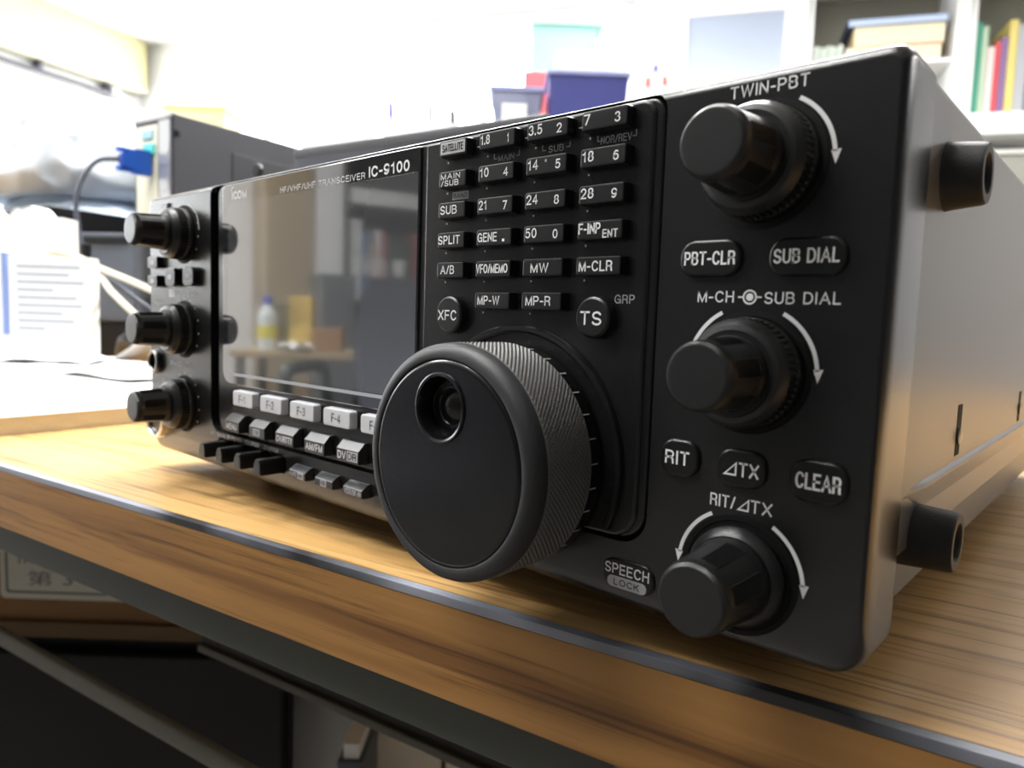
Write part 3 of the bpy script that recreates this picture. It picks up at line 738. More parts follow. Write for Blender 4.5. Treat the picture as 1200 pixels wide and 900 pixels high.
for x in (40, 275):
    for y, h in ((45, 0), (300, 0)):
        bm = NEW(); lathe(bm, 0, 0, [(9, 0), (9, -8.0), (8, -10.6)], 32, cap0=True)
        bm.transform(Matrix.Translation((x, y, 1.6)) @ Matrix.Rotation(PI / 2, 4, 'X'))
        rpart('bottom_foot', bm, P_RUBBER)

# ================================================================== LEFT OF THE DESK
M_FOAM = mat('white foam', (.90, .90, .89), .8, bump=.2, bscale=200)
M_BLUEPRINT = mat('blue print', (.20, .28, .55), .6)
M_PALEPRINT = mat('pale grey print', (.30, .34, .42), .7)
M_BAG = mat('pale blue glossy film', (.66, .76, .95), .6, .25, var=.18, vscale=5)
M_BAG2 = mat('milky film', (.80, .87, .97), .6, .25, var=.08, vscale=6)
M_BLACK = mat('black plastic', (.006, .006, .007), .45, .3)
M_SLATE = mat('slate plastic', (.085, .10, .125), .45)
M_PCGREY = mat('dark grey steel', (.036, .039, .05), .42)
M_ZINC = mat('zinc plate', (.55, .56, .58), .35, metal=.7)
M_BLUE = mat('vga blue', (.02, .11, .55), .4)
M_TEAL = mat('teal port', (.05, .55, .50), .45)
M_CABLE = mat('beige cable', (.66, .60, .46), .5)

def to_d(x, y):
    v = DF.inverted() @ Vector((x, y, 0)); return v.x, v.y
t = thing('drawing_board', 'thick white board with a cream edge lying flat at the left of the radio', 'board', (-300, 180, ZT), T=DF)
SL = frame(-125.5, -38, (.992, .13))
bm = B(-520, 0, -28, 270, ZT + 1.2, 1.6, .5)
mk('top_sheet', B(-520, 0, -28, 270, 1.0, 1.9, .3), M_PAPER, t, SL); mk('core', B(-519, -.4, -27.5, 269.5, ZT, 1.0), M_PAGES, t, SL); bm.free()

ZS = 1.9
CF = lambda x, y, deg: frame(x, y, (math.cos(math.radians(deg)), math.sin(math.radians(deg))))
F1 = CF(-599, 86, 41)
t = thing('printed_booklet', 'white booklet with faint printed lines standing upright on the white board', 'booklet', (45, 8, ZS), T=F1)
mk('cover', B(0, 92, 0, 16, ZS, 117, 1), M_PAPER, t, F1)
bm = NEW()
for i in range(9):
    z = 105 - i * 8.5; w = (70, 58, 74, 40, 66, 72, 50, 62, 30)[i]
    box(bm, 10, 10 + w, -.3, .1, z, z + 2.2)
mk('print', bm, M_PALEPRINT, t, F1, flat=True)
F2 = CF(-680, 24, 42)
t = thing('blue_spined_folder', 'white folder with a blue strip on its spine, cut by the left picture edge', 'folder', (30, 8, ZS), T=F2)
mk('cover', B(-60, 94, 0, 22, ZS, 122, 1.5), M_PAPER, t, F2)
mk('spine_strip', B(89, 94.4, -.5, 22.4, 30, 121, .5), M_BLUEPRINT, t, F2)

# wavy topped foam block
bm = NEW(); top = []
for i in range(41):
    x = -150 + 238 * i / 40
    top.append((x, 176 + 7 * math.sin(i * .62) + 3 * math.sin(i * 1.7) + (8 if i < 14 else 0)))
ol = [(-150, ZS)] + top + [(88, ZS)]
ol = [(-150, ZS), (88, ZS)] + top[::-1]
loft(bm, [[(x, y, z) for x, z in ol] for y in (0, 34)])
tag(mk('foam_block', bm, M_FOAM, T=CF(-725, 98, 41)), 'white packing foam block with a wavy top behind the standing booklet', 'packing foam')

def sheet(name, T, w, h, z, amp, seed, m, label, cat, th=.6, curl=0.0, group=None):
    bm = NEW(); nx, ny = 22, 18; rows = []
    for s in (0, 1):
        g = []
        for j in range(ny + 1):
            row = []
            for i in range(nx + 1):
                fx, fy = i / nx, j / ny
                zz = z + amp * (noise.noise((fx * 3.2 + seed, fy * 2.6, seed)) + .5) + curl * max(0, fx - .55) ** 2 * 4.9 + (th if s else 0)
                row.append(bm.verts.new((fx * w, fy * h, max(zz, z + (th if s else 0)))))
            g.append(row)
        rows.append(g)
    for s in (0, 1):
        for j in range(ny):
            for i in range(nx):
                q = [rows[s][j][i], rows[s][j][i + 1], rows[s][j + 1][i + 1], rows[s][j + 1][i]]
                bm.faces.new(q if s else q[::-1])
    edge = [(0, i) for i in range(nx)] + [(j, nx) for j in range(ny)] + [(ny, i) for i in range(nx, 0, -1)] + [(j, 0) for j in range(ny, 0, -1)]
    for k in range(len(edge)):
        a, b = edge[k], edge[(k + 1) % len(edge)]
        bm.faces.new((rows[0][a[0]][a[1]], rows[0][b[0]][b[1]], rows[1][b[0]][b[1]], rows[1][a[0]][a[1]]))
    return tag(mk(name, bm, m, T=T, ang=80), label, cat, group)
sheet('paper_sheet', CF(-640, 20, 30), 200, 70, ZS + .2, 7, 1.3, M_PAPER, 'loose white sheet lying rumpled in front of the standing booklet', 'paper')
sheet('paper_sheet', CF(-560, 118, 28), 120, 60, ZS + .3, 6, 4.1, M_PAPER, 'white sheet curling up at its right corner beside the standing booklet', 'paper', curl=38)
sheet('paper_sheet', CF(-470, 60, 10), 190, 120, ZS + .2, 5, 7.7, M_PAPER, 'flat white sheet nearest to the radio on the white board', 'paper')
bm = NEW(); tube(bm, [(-575, 38, 9.2), (-540, 30, 9.0), (-536, 29.4, 9.0)], [2.2, 2.2, .6], 8)
tag(mk('pencil', bm, mat('dark pencil', (.12, .12, .13), .4)), 'dark pencil lying on the loose white sheet', 'pencil')

# slate box and black tray with film bags heaped on it
bm = NEW(); box(bm, -805 + 0, -640, 0, 60, 18, 165, 3)
t = thing('adapter_box', 'dark slate box on black stand behind the beige cables', 'box', (0, 0, ZT), T=CF(-790, 196, 24))
F3 = CF(-800, 196, 30)
mk('body', B(0, 118, 0, 44, 44, 166, 4), M_SLATE, t, F3); mk('stand', B(6, 112, 4, 40, ZT, 44, 4), M_BLACK, t, F3); mk('front_lip', B(8, 110, -2.5, 1, 150, 160, 1), M_BLACK, t, F3)
t = thing('letter_tray', 'black letter tray under the heap of film bags on the far left', 'tray', (-900, 300, ZT), T=DF)
F4 = DF
bm = NEW(); X0, X1, Y0, Y1 = -1150, -800, 370, 690
box(bm, X0, X1, Y0, Y1, 150, 156, 1); box(bm, X0, X0 + 5, Y0, Y1, 156, 205, 1); box(bm, X1 - 5, X1, Y0, Y1, 156, 205, 1); box(bm, X0, X1, Y1 - 5, Y1, 156, 205, 1); box(bm, X0, X1, Y0, Y0 + 5, 156, 205, 1)
mk('upper_tray', bm, M_BLACK, t, DF)
bm = NEW(); box(bm, X0, X1, Y0, Y1, ZT, ZT + 6, 1); box(bm, X0, X0 + 5, Y0, Y1, ZT + 6, 150, 1); box(bm, X1 - 5, X1, Y0, Y1, ZT + 6, 150, 1); box(bm, X0, X1, Y1 - 5, Y1, ZT + 6, 150, 1)
mk('lower_tray', bm, M_BLACK, t, DF)

def bag(label, c, s, seed, m, rot=0.0):
    bm = NEW(); bmesh.ops.create_icosphere(bm, subdivisions=5, radius=1)
    for v in bm.verts:
        p = v.co.copy(); nz = noise.noise(p * 1.4 + Vector((seed, 0, 0))); cr = abs(noise.noise(p * 3.1 + Vector((0, seed, 0))))
        k = 1 + .16 * nz - .10 * cr
        q = Vector((math.copysign(abs(p.x) ** .7, p.x), math.copysign(abs(p.y) ** .7, p.y), math.copysign(abs(p.z) ** .9, p.z))) * k
        v.co = Vector((q.x * s[0], q.y * s[1], max(q.z, -.62) * s[2]))
    zmin = min(v.co.z for v in bm.verts)
    T = DF @ Matrix.Translation((c[0], c[1], c[2] - zmin)) @ Matrix.Rotation(rot, 4, 'Z')
    return tag(mk('film_bag', bm, m, T=T, ang=60), label, 'plastic bag', 'plastic film bags heaped on the tray')
bag('pale blue plastic bag lowest in the heap, on the black tray', (-985, 520, 157), (150, 120, 60), 2.2, M_BAG, .2)
bag('milky plastic bag on top of the heap on the black tray', (-1015, 530, 236), (190, 140, 112), 5.5, M_BAG2, -.2)
bag('crumpled blue plastic bag lying beside the slim computer', (-778, 478, ZT), (36, 38, 95), 8.1, M_BAG, .4)

# slim computer tower, back towards us
px0, py0 = to_d(-690, 305)
t = thing('computer_tower', 'slim dark grey computer tower with its connector side facing left', 'computer', (px0 - 47, py0 + 200, ZT), T=DF)
PX, PY, PZ = px0, py0, 335
mk('case', B(PX - 95, PX, PY, PY + 400, ZT, PZ, 2.5), M_PCGREY, t, DF)
bm = NEW(); box(bm, PX - 88, PX - 36, PY - 1.5, PY + 1, 20, PZ - 12, .4); mk('rear_plate', bm, mat('cream io shield', (.72, .70, .56), .5), t, DF)
bm = NEW(); box(bm, PX - 32, PX - 5, PY - 1.8, PY + 1, 20, PZ - 8, .4)
for i in range(7): box(bm, PX - 30, PX - 8, PY - 2.6, PY, 60 + i * 34, 82 + i * 34, .4)
mk('slot_covers', bm, M_ZINC, t, DF)
mk('port', B(PX - 66, PX - 40, PY - 5, PY, 282, 296, 1), M_TEAL, t, DF); mk('port', B(PX - 70, PX - 44, PY - 4, PY, 304, 316, 1), mat('pale port', (.3, .5, .6), .5), t, DF)
mk('rear_edge', B(PX - 92, PX - 2, PY - 2, PY + 6, PZ - 6, PZ + 1.5, .5), M_ZINC, t, DF)
bm = NEW(); box(bm, PX - .5, PX + 1.2, PY + 95, PY + 395, 120, 300, .8); mk('side_panel', bm, mat('side panel steel', (.030, .032, .04), .4), t, DF)
bm = NEW(); 
for i in range(4): box(bm, PX + .8, PX + 1.8, PY + 110, PY + 200, 232 - i * 9, 235 - i * 9)
mk('vent_slots', bm, M_BLACK, t, DF)
mk('thumb_screw', B(PX - 1, PX + 3, PY + 3, PY + 10, PZ - 30, PZ - 22, 1.5), M_BLACK, t, DF)
t = thing('video_cable', 'blue plugged video cable hanging from the back of the slim computer', 'cable', (PX - 58, PY - 30, 250), T=DF)
bm = NEW(); loft(bm, [[(PX - 52 + a * w, PY - y, 268 + b * h) for a, b in ((-1, -1), (1, -1), (1, 1), (-1, 1))] for y, w, h in ((5, 9, 17), (24, 9, 17), (34, 7, 12), (46, 5, 7))])
bmesh.ops.bevel(bm, geom=list(bm.edges), offset=1.2, segments=2, affect='EDGES')
mk('plug', bm, M_BLUE, t, DF)
for s in (-1, 1):
    bm = NEW(); tube(bm, [(PX - 52, PY - 16, 268 + s * 13), (PX - 52, PY - 50, 268 + s * 13)], 3.6, 10); mk('plug_screw', bm, M_BLUE, t, DF)
bm = NEW(); tube(bm, bez([(PX - 52, PY - 44, 268), (PX - 62, PY - 74, 258), (PX - 66, PY - 96, 215), (PX - 62, PY - 96, 160), (PX - 46, PY - 92, 120), (PX - 10, PY - 70, 90), (PX + 20, PY - 20, 40), (PX + 30, PY, ZT + 4)]), 3.2, 10)
mk('cord', bm, mat('slate cord', (.06, .07, .10), .5), t, DF)
bm = NEW(); lathe(bm, 0, 0, [(4, 14), (7, 12), (7, -12), (4, -14)], 20, cap0=True); bm.transform(Matrix.Translation((PX - 52, PY - 94, 134)) @ Matrix.Rotation(PI / 2, 4, 'X') @ Matrix.Rotation(.3, 4, 'Y'))
mk('ferrite', bm, M_BLACK, t, DF)
for lab, pts in (('upper of two beige cables running behind the radio', [(-720, 110, 130), (-651, 161, 126), (-580, 176, 108), (-497, 190, 88), (-420, 215, 60), (-380, 250, -5)]),
                 ('lower of two beige cables dipping towards the white board', [(-700, 150, 122), (-610, 176, 104), (-560, 178, 82), (-505, 180, 60), (-470, 200, 30), (-450, 240, -4)])):
    bm = NEW(); tube(bm, bez(pts), 3.6, 10); tag(mk('beige_cable', bm, M_CABLE), lab, 'cable', 'beige cables')
bm = NEW(); tube(bm, bez([(-640, 215, 6), (-590, 205, 26), (-545, 222, 14), (-500, 210, 24), (-460, 230, 6), (-520, 250, 10), (-580, 240, 30), (-620, 235, 8)]), 7, 10)
tag(mk('black_power_cord', bm, M_BLACK), 'coiled black power cord below the beige cables', 'cable')
# adapter among the cords
tag(mk('power_adapter', B(0, 110, 0, 60, ZT, 36, 5), M_BLACK, T=CF(-690, 235, 20)), 'black power adapter brick behind the standing booklet', 'adapter')

# grey instrument case behind the radio and cream carton behind the computer
ex0, ey0 = to_d(-447, 346)
t = thing('equipment_case', 'long dark grey equipment case behind the radio', 'case', (ex0 + 180, ey0 + 100, ZT), T=DF)
mk('body', B(ex0, ex0 + 350, ey0, ey0 + 200, ZT, 262, 4), M_PCGREY, t, DF); mk('lid', B(ex0 - 1, ex0 + 351, ey0 - 1, ey0 + 201, 250, 263, 3), mat('case lid', (.05, .052, .06), .4), t, DF)
bm = NEW(); lathe(bm, 0, 0, [(9, 0), (9, -4), (7, -5)], 24); bm.transform(Matrix.Translation((ex0 - 60, ey0 - 5, 240)))
mk('knob', bm, M_BLACK, t, DF)
cx0, cy0 = to_d(-1184, 498)
t = thing('cream_carton', 'cream carton rising behind the slim computer', 'carton', (cx0 + 60, cy0 + 60, ZT), T=DF)
CT = CF(-1184, 498, 42)
mk('body', B(0, 121, 0, 90, ZT, 472, 2), mat('cream card', (.86, .72, .36), .7), t, CT); mk('lid_edge', B(-1.5, 122.5, -1.5, 91.5, 464, 476, 2), mat('ochre card', (.74, .54, .22), .7), t, CT)

# ================================================================== WHITE CABINET AND BINS BEHIND
WC = CF(-1070, 741, 42)
t = thing('storage_cabinet', 'low white storage cabinet behind the desk carrying the plastic bins', 'cabinet', (520, 230, Z0), T=WC)
ZB = 452
mk('carcass', B(0, 1150, 0, 420, Z0, ZB, 3), M_WHITEP, t, WC)
for i in range(3):
    dd = mk('door', B(8 + i * 380, 382 + i * 380, -16, 0, Z0 + 60, ZB - 20, 3), M_WHITEP, t, WC)
    mk('handle', B(350 + i * 380, 362 + i * 380, -30, -16, -180, -60, 3), M_ZINC, dd, WC)
M_BINB = mat('blue bin plastic', (.055, .065, .23), .4)
M_BINP = mat('pale clear plastic', (.24, .27, .40), .25, alpha=.9)
def bin_(name, label, T, x0, x1, y0, y1, z0, z1, m, rim=5, taper=10, cat='bin'):
    t = thing(name, label, cat, ((x0 + x1) / 2, (y0 + y1) / 2, z0), T=T)
    bm = NEW()
    L = lambda i, z: [(x0 + i, y0 + i, z), (x1 - i, y0 + i, z), (x1 - i, y1 - i, z), (x0 + i, y1 - i, z)]
    loft(bm, [L(taper, z0), L(0, z1), L(3.5, z1), L(taper + 3.5, z0 + 4)], True, True)
    mk('tub', bm, m, t, T)
    bm = NEW()
    for a in ((x0 - rim, x1 + rim, y0 - rim, y0 + 1), (x0 - rim, x1 + rim, y1 - 1, y1 + rim), (x0 - rim, x0 + 1, y0, y1), (x1 - 1, x1 + rim, y0, y1)): box(bm, *a, z1 - 8, z1 + 1, 1)
    mk('rim', bm, mat('bin rim', (.30, .34, .60), .35), t, T)
    return t
BT = CF(-708, 1137, 42)
bin_('plastic_bin', 'blue open plastic bin on the white cabinet, right of the clear box', BT, 0, 178, 0, 140, ZB, 620, M_BINB)
BT2 = CF(-800, 1050, 42)
t = bin_('clear_box', 'clear pale plastic box with a white label on the white cabinet', BT2, 0, 112, 0, 140, ZB, 580, M_BINP)
mk('label_card', B(24, 80, -2.5, 0.5, 500, 545, .5), M_PAPER, t, BT2)
BT3 = CF(-822, 1249, 42)
tag(mk('red_pack', B(-44, 26, 0, 60, ZB, 672, 6), mat('red pack', (.70, .16, .18), .5), T=BT3), 'red pack standing behind the blue bin and the clear box', 'pack')
t = thing('mint_carton', 'mint green carton leaning behind the white carton at the back', 'carton', (60, 30, ZB), T=CF(-941, 1284, 42))
F5 = CF(-941, 1284, 42)
mk('body', B(40, 205, 0, 82, ZB, 820, 4), mat('mint card', (.26, .50, .48), .6), t, F5); mk('lid', B(37, 222, -3, 86, 820, 852, 4), mat('pale mint card', (.36, .62, .55), .6), t, F5)
t = thing('white_carton', 'large white carton behind the blue bin', 'carton', (60, 30, ZB), T=CF(-822, 1249, 42))
F6 = CF(-822, 1249, 42)
mk('body', B(32, 210, 0, 90, ZB, 722, 4), M_WHITEP, t, F6); mk('tape', B(105, 135, -.6, 90.6, 590, 722.6, .5), M_PAPER, t, F6)
t = thing('marked_bag', 'white carrier bag with small red and blue marks beside the blue bin', 'bag', (60, 30, ZB), T=CF(-545, 1280, 42))
F7 = CF(-566, 1272, 42)
bm = NEW(); loft(bm, [[(x0, y0, z), (x1, y0, z), (x1, y1, z), (x0, y1, z)] for x0, x1, y0, y1, z in ((0, 110, 0, 60, ZB), (-4, 114, -3, 63, 540), (4, 106, 14, 46, 640), (12, 98, 26, 34, 668))])
mk('bag_body', bm, M_PAPER, t, F7)
bm = NEW(); box(bm, 22, 30, -4, 2, 594, 612, 1); box(bm, 60, 68, -2, 6, 600, 618, 1); mk('mark', bm, mat('red mark', (.7, .12, .12), .6), t, F7)
mk('mark', B(40, 48, 6, 14, 632, 646, 1), mat('blue mark', (.1, .14, .6), .6), t, F7)
# pens in a white cup each side
PT = CF(-965, 895, 42)
t = thing('pen_box', 'white open box holding pens on the white cabinet', 'pen holder', (72, 50, ZB), T=PT)
bm = NEW()
for a in ((-16, 156, 26, 29), (-16, 156, 71, 74), (-16, -13, 29, 71), (153, 156, 29, 71)): box(bm, *a, ZB, ZB + 50, .6)
box(bm, -13, 153, 29, 71, ZB, ZB + 3); mk('tray', bm, M_WHITEP, t, PT)
for lab, x, y, h, c, tip in (('leftmost pen in the white pen box, red and blue', -4, 50, 552, (.75, .35, .33), (.12, .12, .5)), ('grey pen in the middle of the white pen box', 86, 58, 552, (.42, .42, .45), (.3, .3, .33)), ('dark pen at the right of the white pen box', 138, 50, 540, (.08, .09, .12), (.06, .06, .08))):
    F8 = PT
    t = thing('pen', lab, 'pen', (x, y, ZB + 5), 'pens in the pen box', F8)
    b0 = (x + 6, y, ZB + 3.5)
    bm = NEW(); tube(bm, [b0, (x, y, h - 34)], 7, 12); mk('barrel', bm, mat('pen barrel', c, .4), t, F8)
    bm = NEW(); tube(bm, [(x, y, h - 34), (x - 1, y, h - 6), (x - 1, y, h)], [7.6, 7, 3], 12); mk('cap', bm, mat('pen cap', tip, .4), t, F8)

# ================================================================== WALL CABINETS (back wall, right)
def wc_box(bm, x0, x1, y0, y1, z0, z1, r=2): return box(bm, x0, x1, -y1, -y0, z0, z1, r)
t = thing('glass_cabinet', 'white wall cabinet with a framed grey blue glass door, left of the book bays', 'cabinet', (3840, -170, 1000), T=BF)
bm = NEW(); wc_box(bm, 3320, 4128, 20, 330, 1000, 1018); wc_box(bm, 3320, 4128, 20, 330, 1700, 1718); wc_box(bm, 3320, 3338, 20, 330, 1018, 1700); wc_box(bm, 4110, 4128, 20, 330, 1018, 1700); wc_box(bm, 3320, 4128, 2, 20, 1000, 1718)
mk('carcass', bm, M_WHITEP, t, BF)
bm = NEW(); wc_box(bm, 3440, 3582, 330, 352, 1004, 1714); wc_box(bm, 4022, 4128, 330, 352, 1004, 1714); wc_box(bm, 3582, 4022, 330, 352, 1550, 1714); wc_box(bm, 3582, 4022, 330, 352, 1004, 1120)
dr = mk('door', bm, M_WHITEP, t, BF)
bm = NEW(); wc_box(bm, 3580, 4024, 336, 344, 1118, 1552, .5); mk('pane', bm, mat('blue grey glass', (.36, .41, .52), .12, .6, coat=.5), dr, BF)
mk('side_filler', wc_box(NEW(), 3322, 3438, 330, 350, 1004, 1714), M_WHITEP, t, BF)
def bay(label, x0, x1, shelf_z, y=330):
    t = thing('book_cabinet', label, 'cabinet', ((x0 + x1) / 2, -170, 960), T=BF)
    bm = NEW(); wc_box(bm, x0, x1, 20, y, 955, 1050); wc_box(bm, x0, x1, 20, y, 1700, 1718); wc_box(bm, x0, x0 + 22, 20, y, 1050, 1700); wc_box(bm, x1 - 60, x1, 20, y + 10, 955, 1718)
    mk('carcass', bm, M_WHITEP, t, BF)
    mk('back_board', wc_box(NEW(), x0, x1, 2, 20, 955, 1718), mat('olive grey board', (.20, .19, .15), .7), t, BF)
    if shelf_z: mk('shelf', wc_box(NEW(), x0 + 22, x1 - 60, 20, y - 10, shelf_z - 18, shelf_z), M_WHITEP, t, BF)
    return t
bay('white open wall cabinet with lying books, right of the glass door', 4132, 4800, 1300)
bay('white open wall cabinet at the right picture edge with standing books', 4804, 5420, None)
def book(label, x0, x1, y0, y1, z0, z1, col, lying=False, pages=(.80, .72, .52), group=None):
    t = thing('book', label, 'book', ((x0 + x1) / 2, -(y0 + y1) / 2, z0), group, BF)
    bm = NEW(); c = 3
    if lying:
        wc_box(bm, x0, x1, y0, y1, z0, z0 + c, .8); wc_box(bm, x0, x1, y0, y1, z1 - c, z1, .8); wc_box(bm, x0, x0 + c, y0, y1, z0 + c, z1 - c, .8)
        pg = wc_box(NEW(), x0 + c, x1 - 4, y0 + 4, y1 - 4, z0 + c, z1 - c, .5)
    else:
        wc_box(bm, x0, x0 + c, y0, y1, z0, z1, .8); wc_box(bm, x1 - c, x1, y0, y1, z0, z1, .8); wc_box(bm, x0 + c, x1 - c, y1 - c, y1, z0, z1, .8)
        pg = wc_box(NEW(), x0 + c, x1 - c, y0 + 4, y1 - c, z0 + 4, z1 - 4, .5)
    mk('cover', bm, mat('book cover', col, .5), t, BF); mk('pages', pg, mat('pages', pages, .8), t, BF)
    return t
G1 = 'books lying in the left open wall cabinet'
book('red book lowest in the lying stack', 4500, 4700, 60, 310, 1300, 1372, (.70, .08, .09), True, group=G1)
book('thick cream book in the middle of the lying stack', 4330, 4708, 60, 316, 1372, 1458, (.72, .58, .33), True, group=G1)
book('dark blue folder on top of the lying stack', 4300, 4714, 70, 322, 1458, 1494, (.035, .05, .12), True, (.5, .6, .8), group=G1)
book('white paper pile under the cream book', 4300, 4498, 70, 312, 1300, 1370, (.75, .75, .72), True, group=G1)
for i in range(7):
    x = 4165 + i * 18
    book(['first', 'second', 'third', 'fourth', 'fifth', 'sixth', 'seventh'][i] + ' of the pale green booklets left of the lying stack', x, x + 15, 90, 300, 1300, 1392 - (i % 3) * 5, (.55, .64, .56) if i % 2 else (.70, .74, .68), group='pale green booklets')
x = 4832
G2 = 'books standing in the right open wall cabinet'
for lab, w, h, c in (('tall green book, first in the right cabinet', 26, 400, (.05, .30, .20)), ('pale green book beside the tall green one', 22, 380, (.45, .58, .42)), ('white and pink book in the right cabinet', 28, 290, (.80, .62, .62)), ('thin red book in the right cabinet', 20, 310, (.62, .07, .09)),
                     ('purple book in the right cabinet', 26, 330, (.22, .13, .28)), ('yellow book in the right cabinet', 32, 400, (.70, .58, .18)), ('grey book in the right cabinet', 40, 380, (.42, .43, .46)), ('dark grey book at the right end in view', 36, 410, (.16, .17, .19)), ('blue book past the grey ones', 30, 390, (.10, .18, .40))):
    book(lab, x, x + w, 70, 300, 1050, 1050 + h, c, group=G2); x += w + 2
# dim shelf unit below the cabinets at the far right
t = thing('low_shelf', 'grey olive cupboard below the right wall cabinet', 'cupboard', (4915, -200, Z0), T=BF)
mk('body', wc_box(NEW(), 4700, 5130, 4, 300, Z0, 870), mat('olive grey paint', (.27, .27, .23), .6), t, BF); mk('top', wc_box(NEW(), 4690, 5140, 2, 315, 870, 890), mat('pale top', (.6, .6, .55), .6), t, BF)

# ================================================================== SEEN ONLY IN THE DISPLAY: THE ROOM'S LEFT SIDE
t = thing('brown_locker', 'tall brown locker against the left wall, mirrored in the display', 'locker', (4200, 180, Z0), T=LF)
mk('body', B(4062, 4330, 2, 340, Z0, 1500, 4), mat('brown locker paint', (.38, .30, .20), .6), t, LF); mk('door', B(4068, 4324, 340, 352, Z0 + 30, 1490, 4), mat('brown door paint', (.42, .335, .22), .55), t, LF)
t = thing('white_column', 'white pillar between the brown locker and the bookcase, mirrored in the display', 'pillar', (4420, 180, Z0), T=LF)
mk('shaft', B(4336, 4495, 2, 352, Z0, ZC - 1, 3), M_WALL, t, LF)
t = thing('grey_unit', 'dark grey pedestal in front of the white pillar, mirrored in the display', 'pedestal', (4400, 500, Z0), T=LF)
mk('body', B(4300, 4480, 380, 620, Z0, 262, 5), mat('pedestal grey', (.15, .16, .17), .5), t, LF); mk('top', B(4296, 4484, 376, 624, 262, 276, 3), mat('pedestal top', (.2, .21, .22), .5), t, LF)
t = thing('steel_bookcase', 'dark open bookcase beside the pillar, mirrored in the display', 'bookcase', (4900, 180, Z0), T=LF)
bm = NEW(); box(bm, 4510, 4528, 2, 352, Z0, 1300, 2); box(bm, 5400, 5418, 2, 352, Z0, 1300, 2)
for z in (Z0 + 40, -150, 130, 690, 1282): box(bm, 4528, 5400, 2, 350, z, z + 18, 1)
mk('frame', bm, mat('bookcase steel', (.10, .105, .10), .5), t, LF); mk('back_board', B(4510, 5418, -2 + 3, 8, Z0, 1300), mat('bookcase back', (.06, .062, .055), .7), t, LF)
x = 4545
for lab, w, h, c in (('white file leaning in the bookcase', 70, 470, (.75, .76, .76)), ('blue file in the bookcase', 36, 400, (.12, .22, .45)), ('tan file in the bookcase', 40, 340, (.50, .38, .25)), ('white file next to the tan file', 34, 420, (.72, .72, .7)), ('red file in the bookcase', 26, 410, (.55, .12, .14)), ('dark green file in the bookcase', 150, 380, (.05, .10, .08))):
    t = thing('file_binder', lab, 'binder', (x + w / 2, 200, 148), 'files in the bookcase', LF)
    mk('cover', B(x, x + w, 60, 330, 148, 148 + h, 3), mat('file cover', c, .5), t, LF); mk('label_card', B(x + w * .25, x + w * .75, 329, 331, 300, 400, .3), M_PAPER, t, LF)
    x += w + 4
tag(mk('paper_stack', B(4540, 5060, 60, 330, 708, 800, 4), M_PAPER, T=LF), 'long white paper stack on the upper shelf of the bookcase', 'paper stack')
tag(mk('red_box', B(4950, 5200, 100, 335, 148, 560, 8), mat('red carton', (.45, .10, .10), .5), T=LF), 'red carton in the bookcase beside the dark green file', 'carton')

# side table with bottle and packets
TF = CF(-2020, -1140, -45)
t = thing('side_table', 'small work table by the left wall with bottle and packets on it', 'table', (130, -100, Z0), T=TF)
mk('table_top', B(-60, 420, -260, 60, -95, -70, 4), mat('table laminate', (.42, .33, .20), .4), t, TF)
for x in (-45, 380):
    for y in (-245, 20): mk('leg', B(x, x + 28, y, y + 28, Z0, -95, 3), M_APRON, t, TF)
ZTb = -70
def pt2(x, y): 
    v = TF.inverted() @ Vector((x, y, 0)); return v.x, v.y
bx, by = pt2(-1984, -1178)
t = thing('water_bottle', 'clear bottle with blue cap and yellow label on the side table', 'bottle', (bx, by, ZTb), T=TF)
bm = NEW(); lathe(bm, 0, 0, [(30, 0), (33, -6), (33, -110), (28, -130), (13, -155), (12, -162)], 28, cap0=True); bm.transform(TF @ Matrix.Translation((bx, by, ZTb)) @ Matrix.Rotation(-PI / 2, 4, 'X')); mk('body', bm, mat('bottle plastic', (.72, .76, .76), .15), t)
bm = NEW(); lathe(bm, 0, 0, [(15, -160), (15, -186), (13, -188)], 24, cap0=True); bm.transform(TF @ Matrix.Translation((bx, by, ZTb)) @ Matrix.Rotation(-PI / 2, 4, 'X')); mk('cap', bm, mat('bottle cap blue', (.04, .10, .62), .4), t)
bm = NEW(); lathe(bm, 0, 0, [(33.4, -40), (33.4, -85)], 28, cap1=False); bm.transform(TF @ Matrix.Translation((bx, by, ZTb)) @ Matrix.Rotation(-PI / 2, 4, 'X')); mk('wrap', bm, mat('yellow wrap', (.75, .65, .08), .5), t)
bx, by = pt2(-1930, -1240)
tag(mk('snack_packet', B(bx - 5, bx + 75, by - 40, by + 20, ZTb, 120, 8), mat('yellow packet', (.68, .48, .12), .5, var=.4, vscale=14), T=TF), 'yellow packet standing beside the bottle', 'packet')
bx, by = pt2(-1990, -1200)
tag(mk('olive_box', B(bx - 30, bx + 60, by - 110, by - 60, ZTb, 96, 4), mat('olive card', (.14, .13, .07), .6), T=TF), 'olive box behind the bottle', 'box')
bx, by = pt2(-1960, -1180)
sheet('plastic_wrap', TF @ Matrix.Translation((bx + 40, by + 5, 0)), 110, 60, ZTb + .5, 36, 3.3, M_PAPER, 'crumpled white wrapping in front of the packets', 'wrapping')
bx, by = pt2(-1860, -1310)
tag(mk('brown_carton', B(bx - 20, bx + 85, by - 20, by + 40, ZTb, 14, 3), mat('brown carton', (.34, .19, .09), .6), T=TF), 'low brown carton at the end of the side table', 'carton')

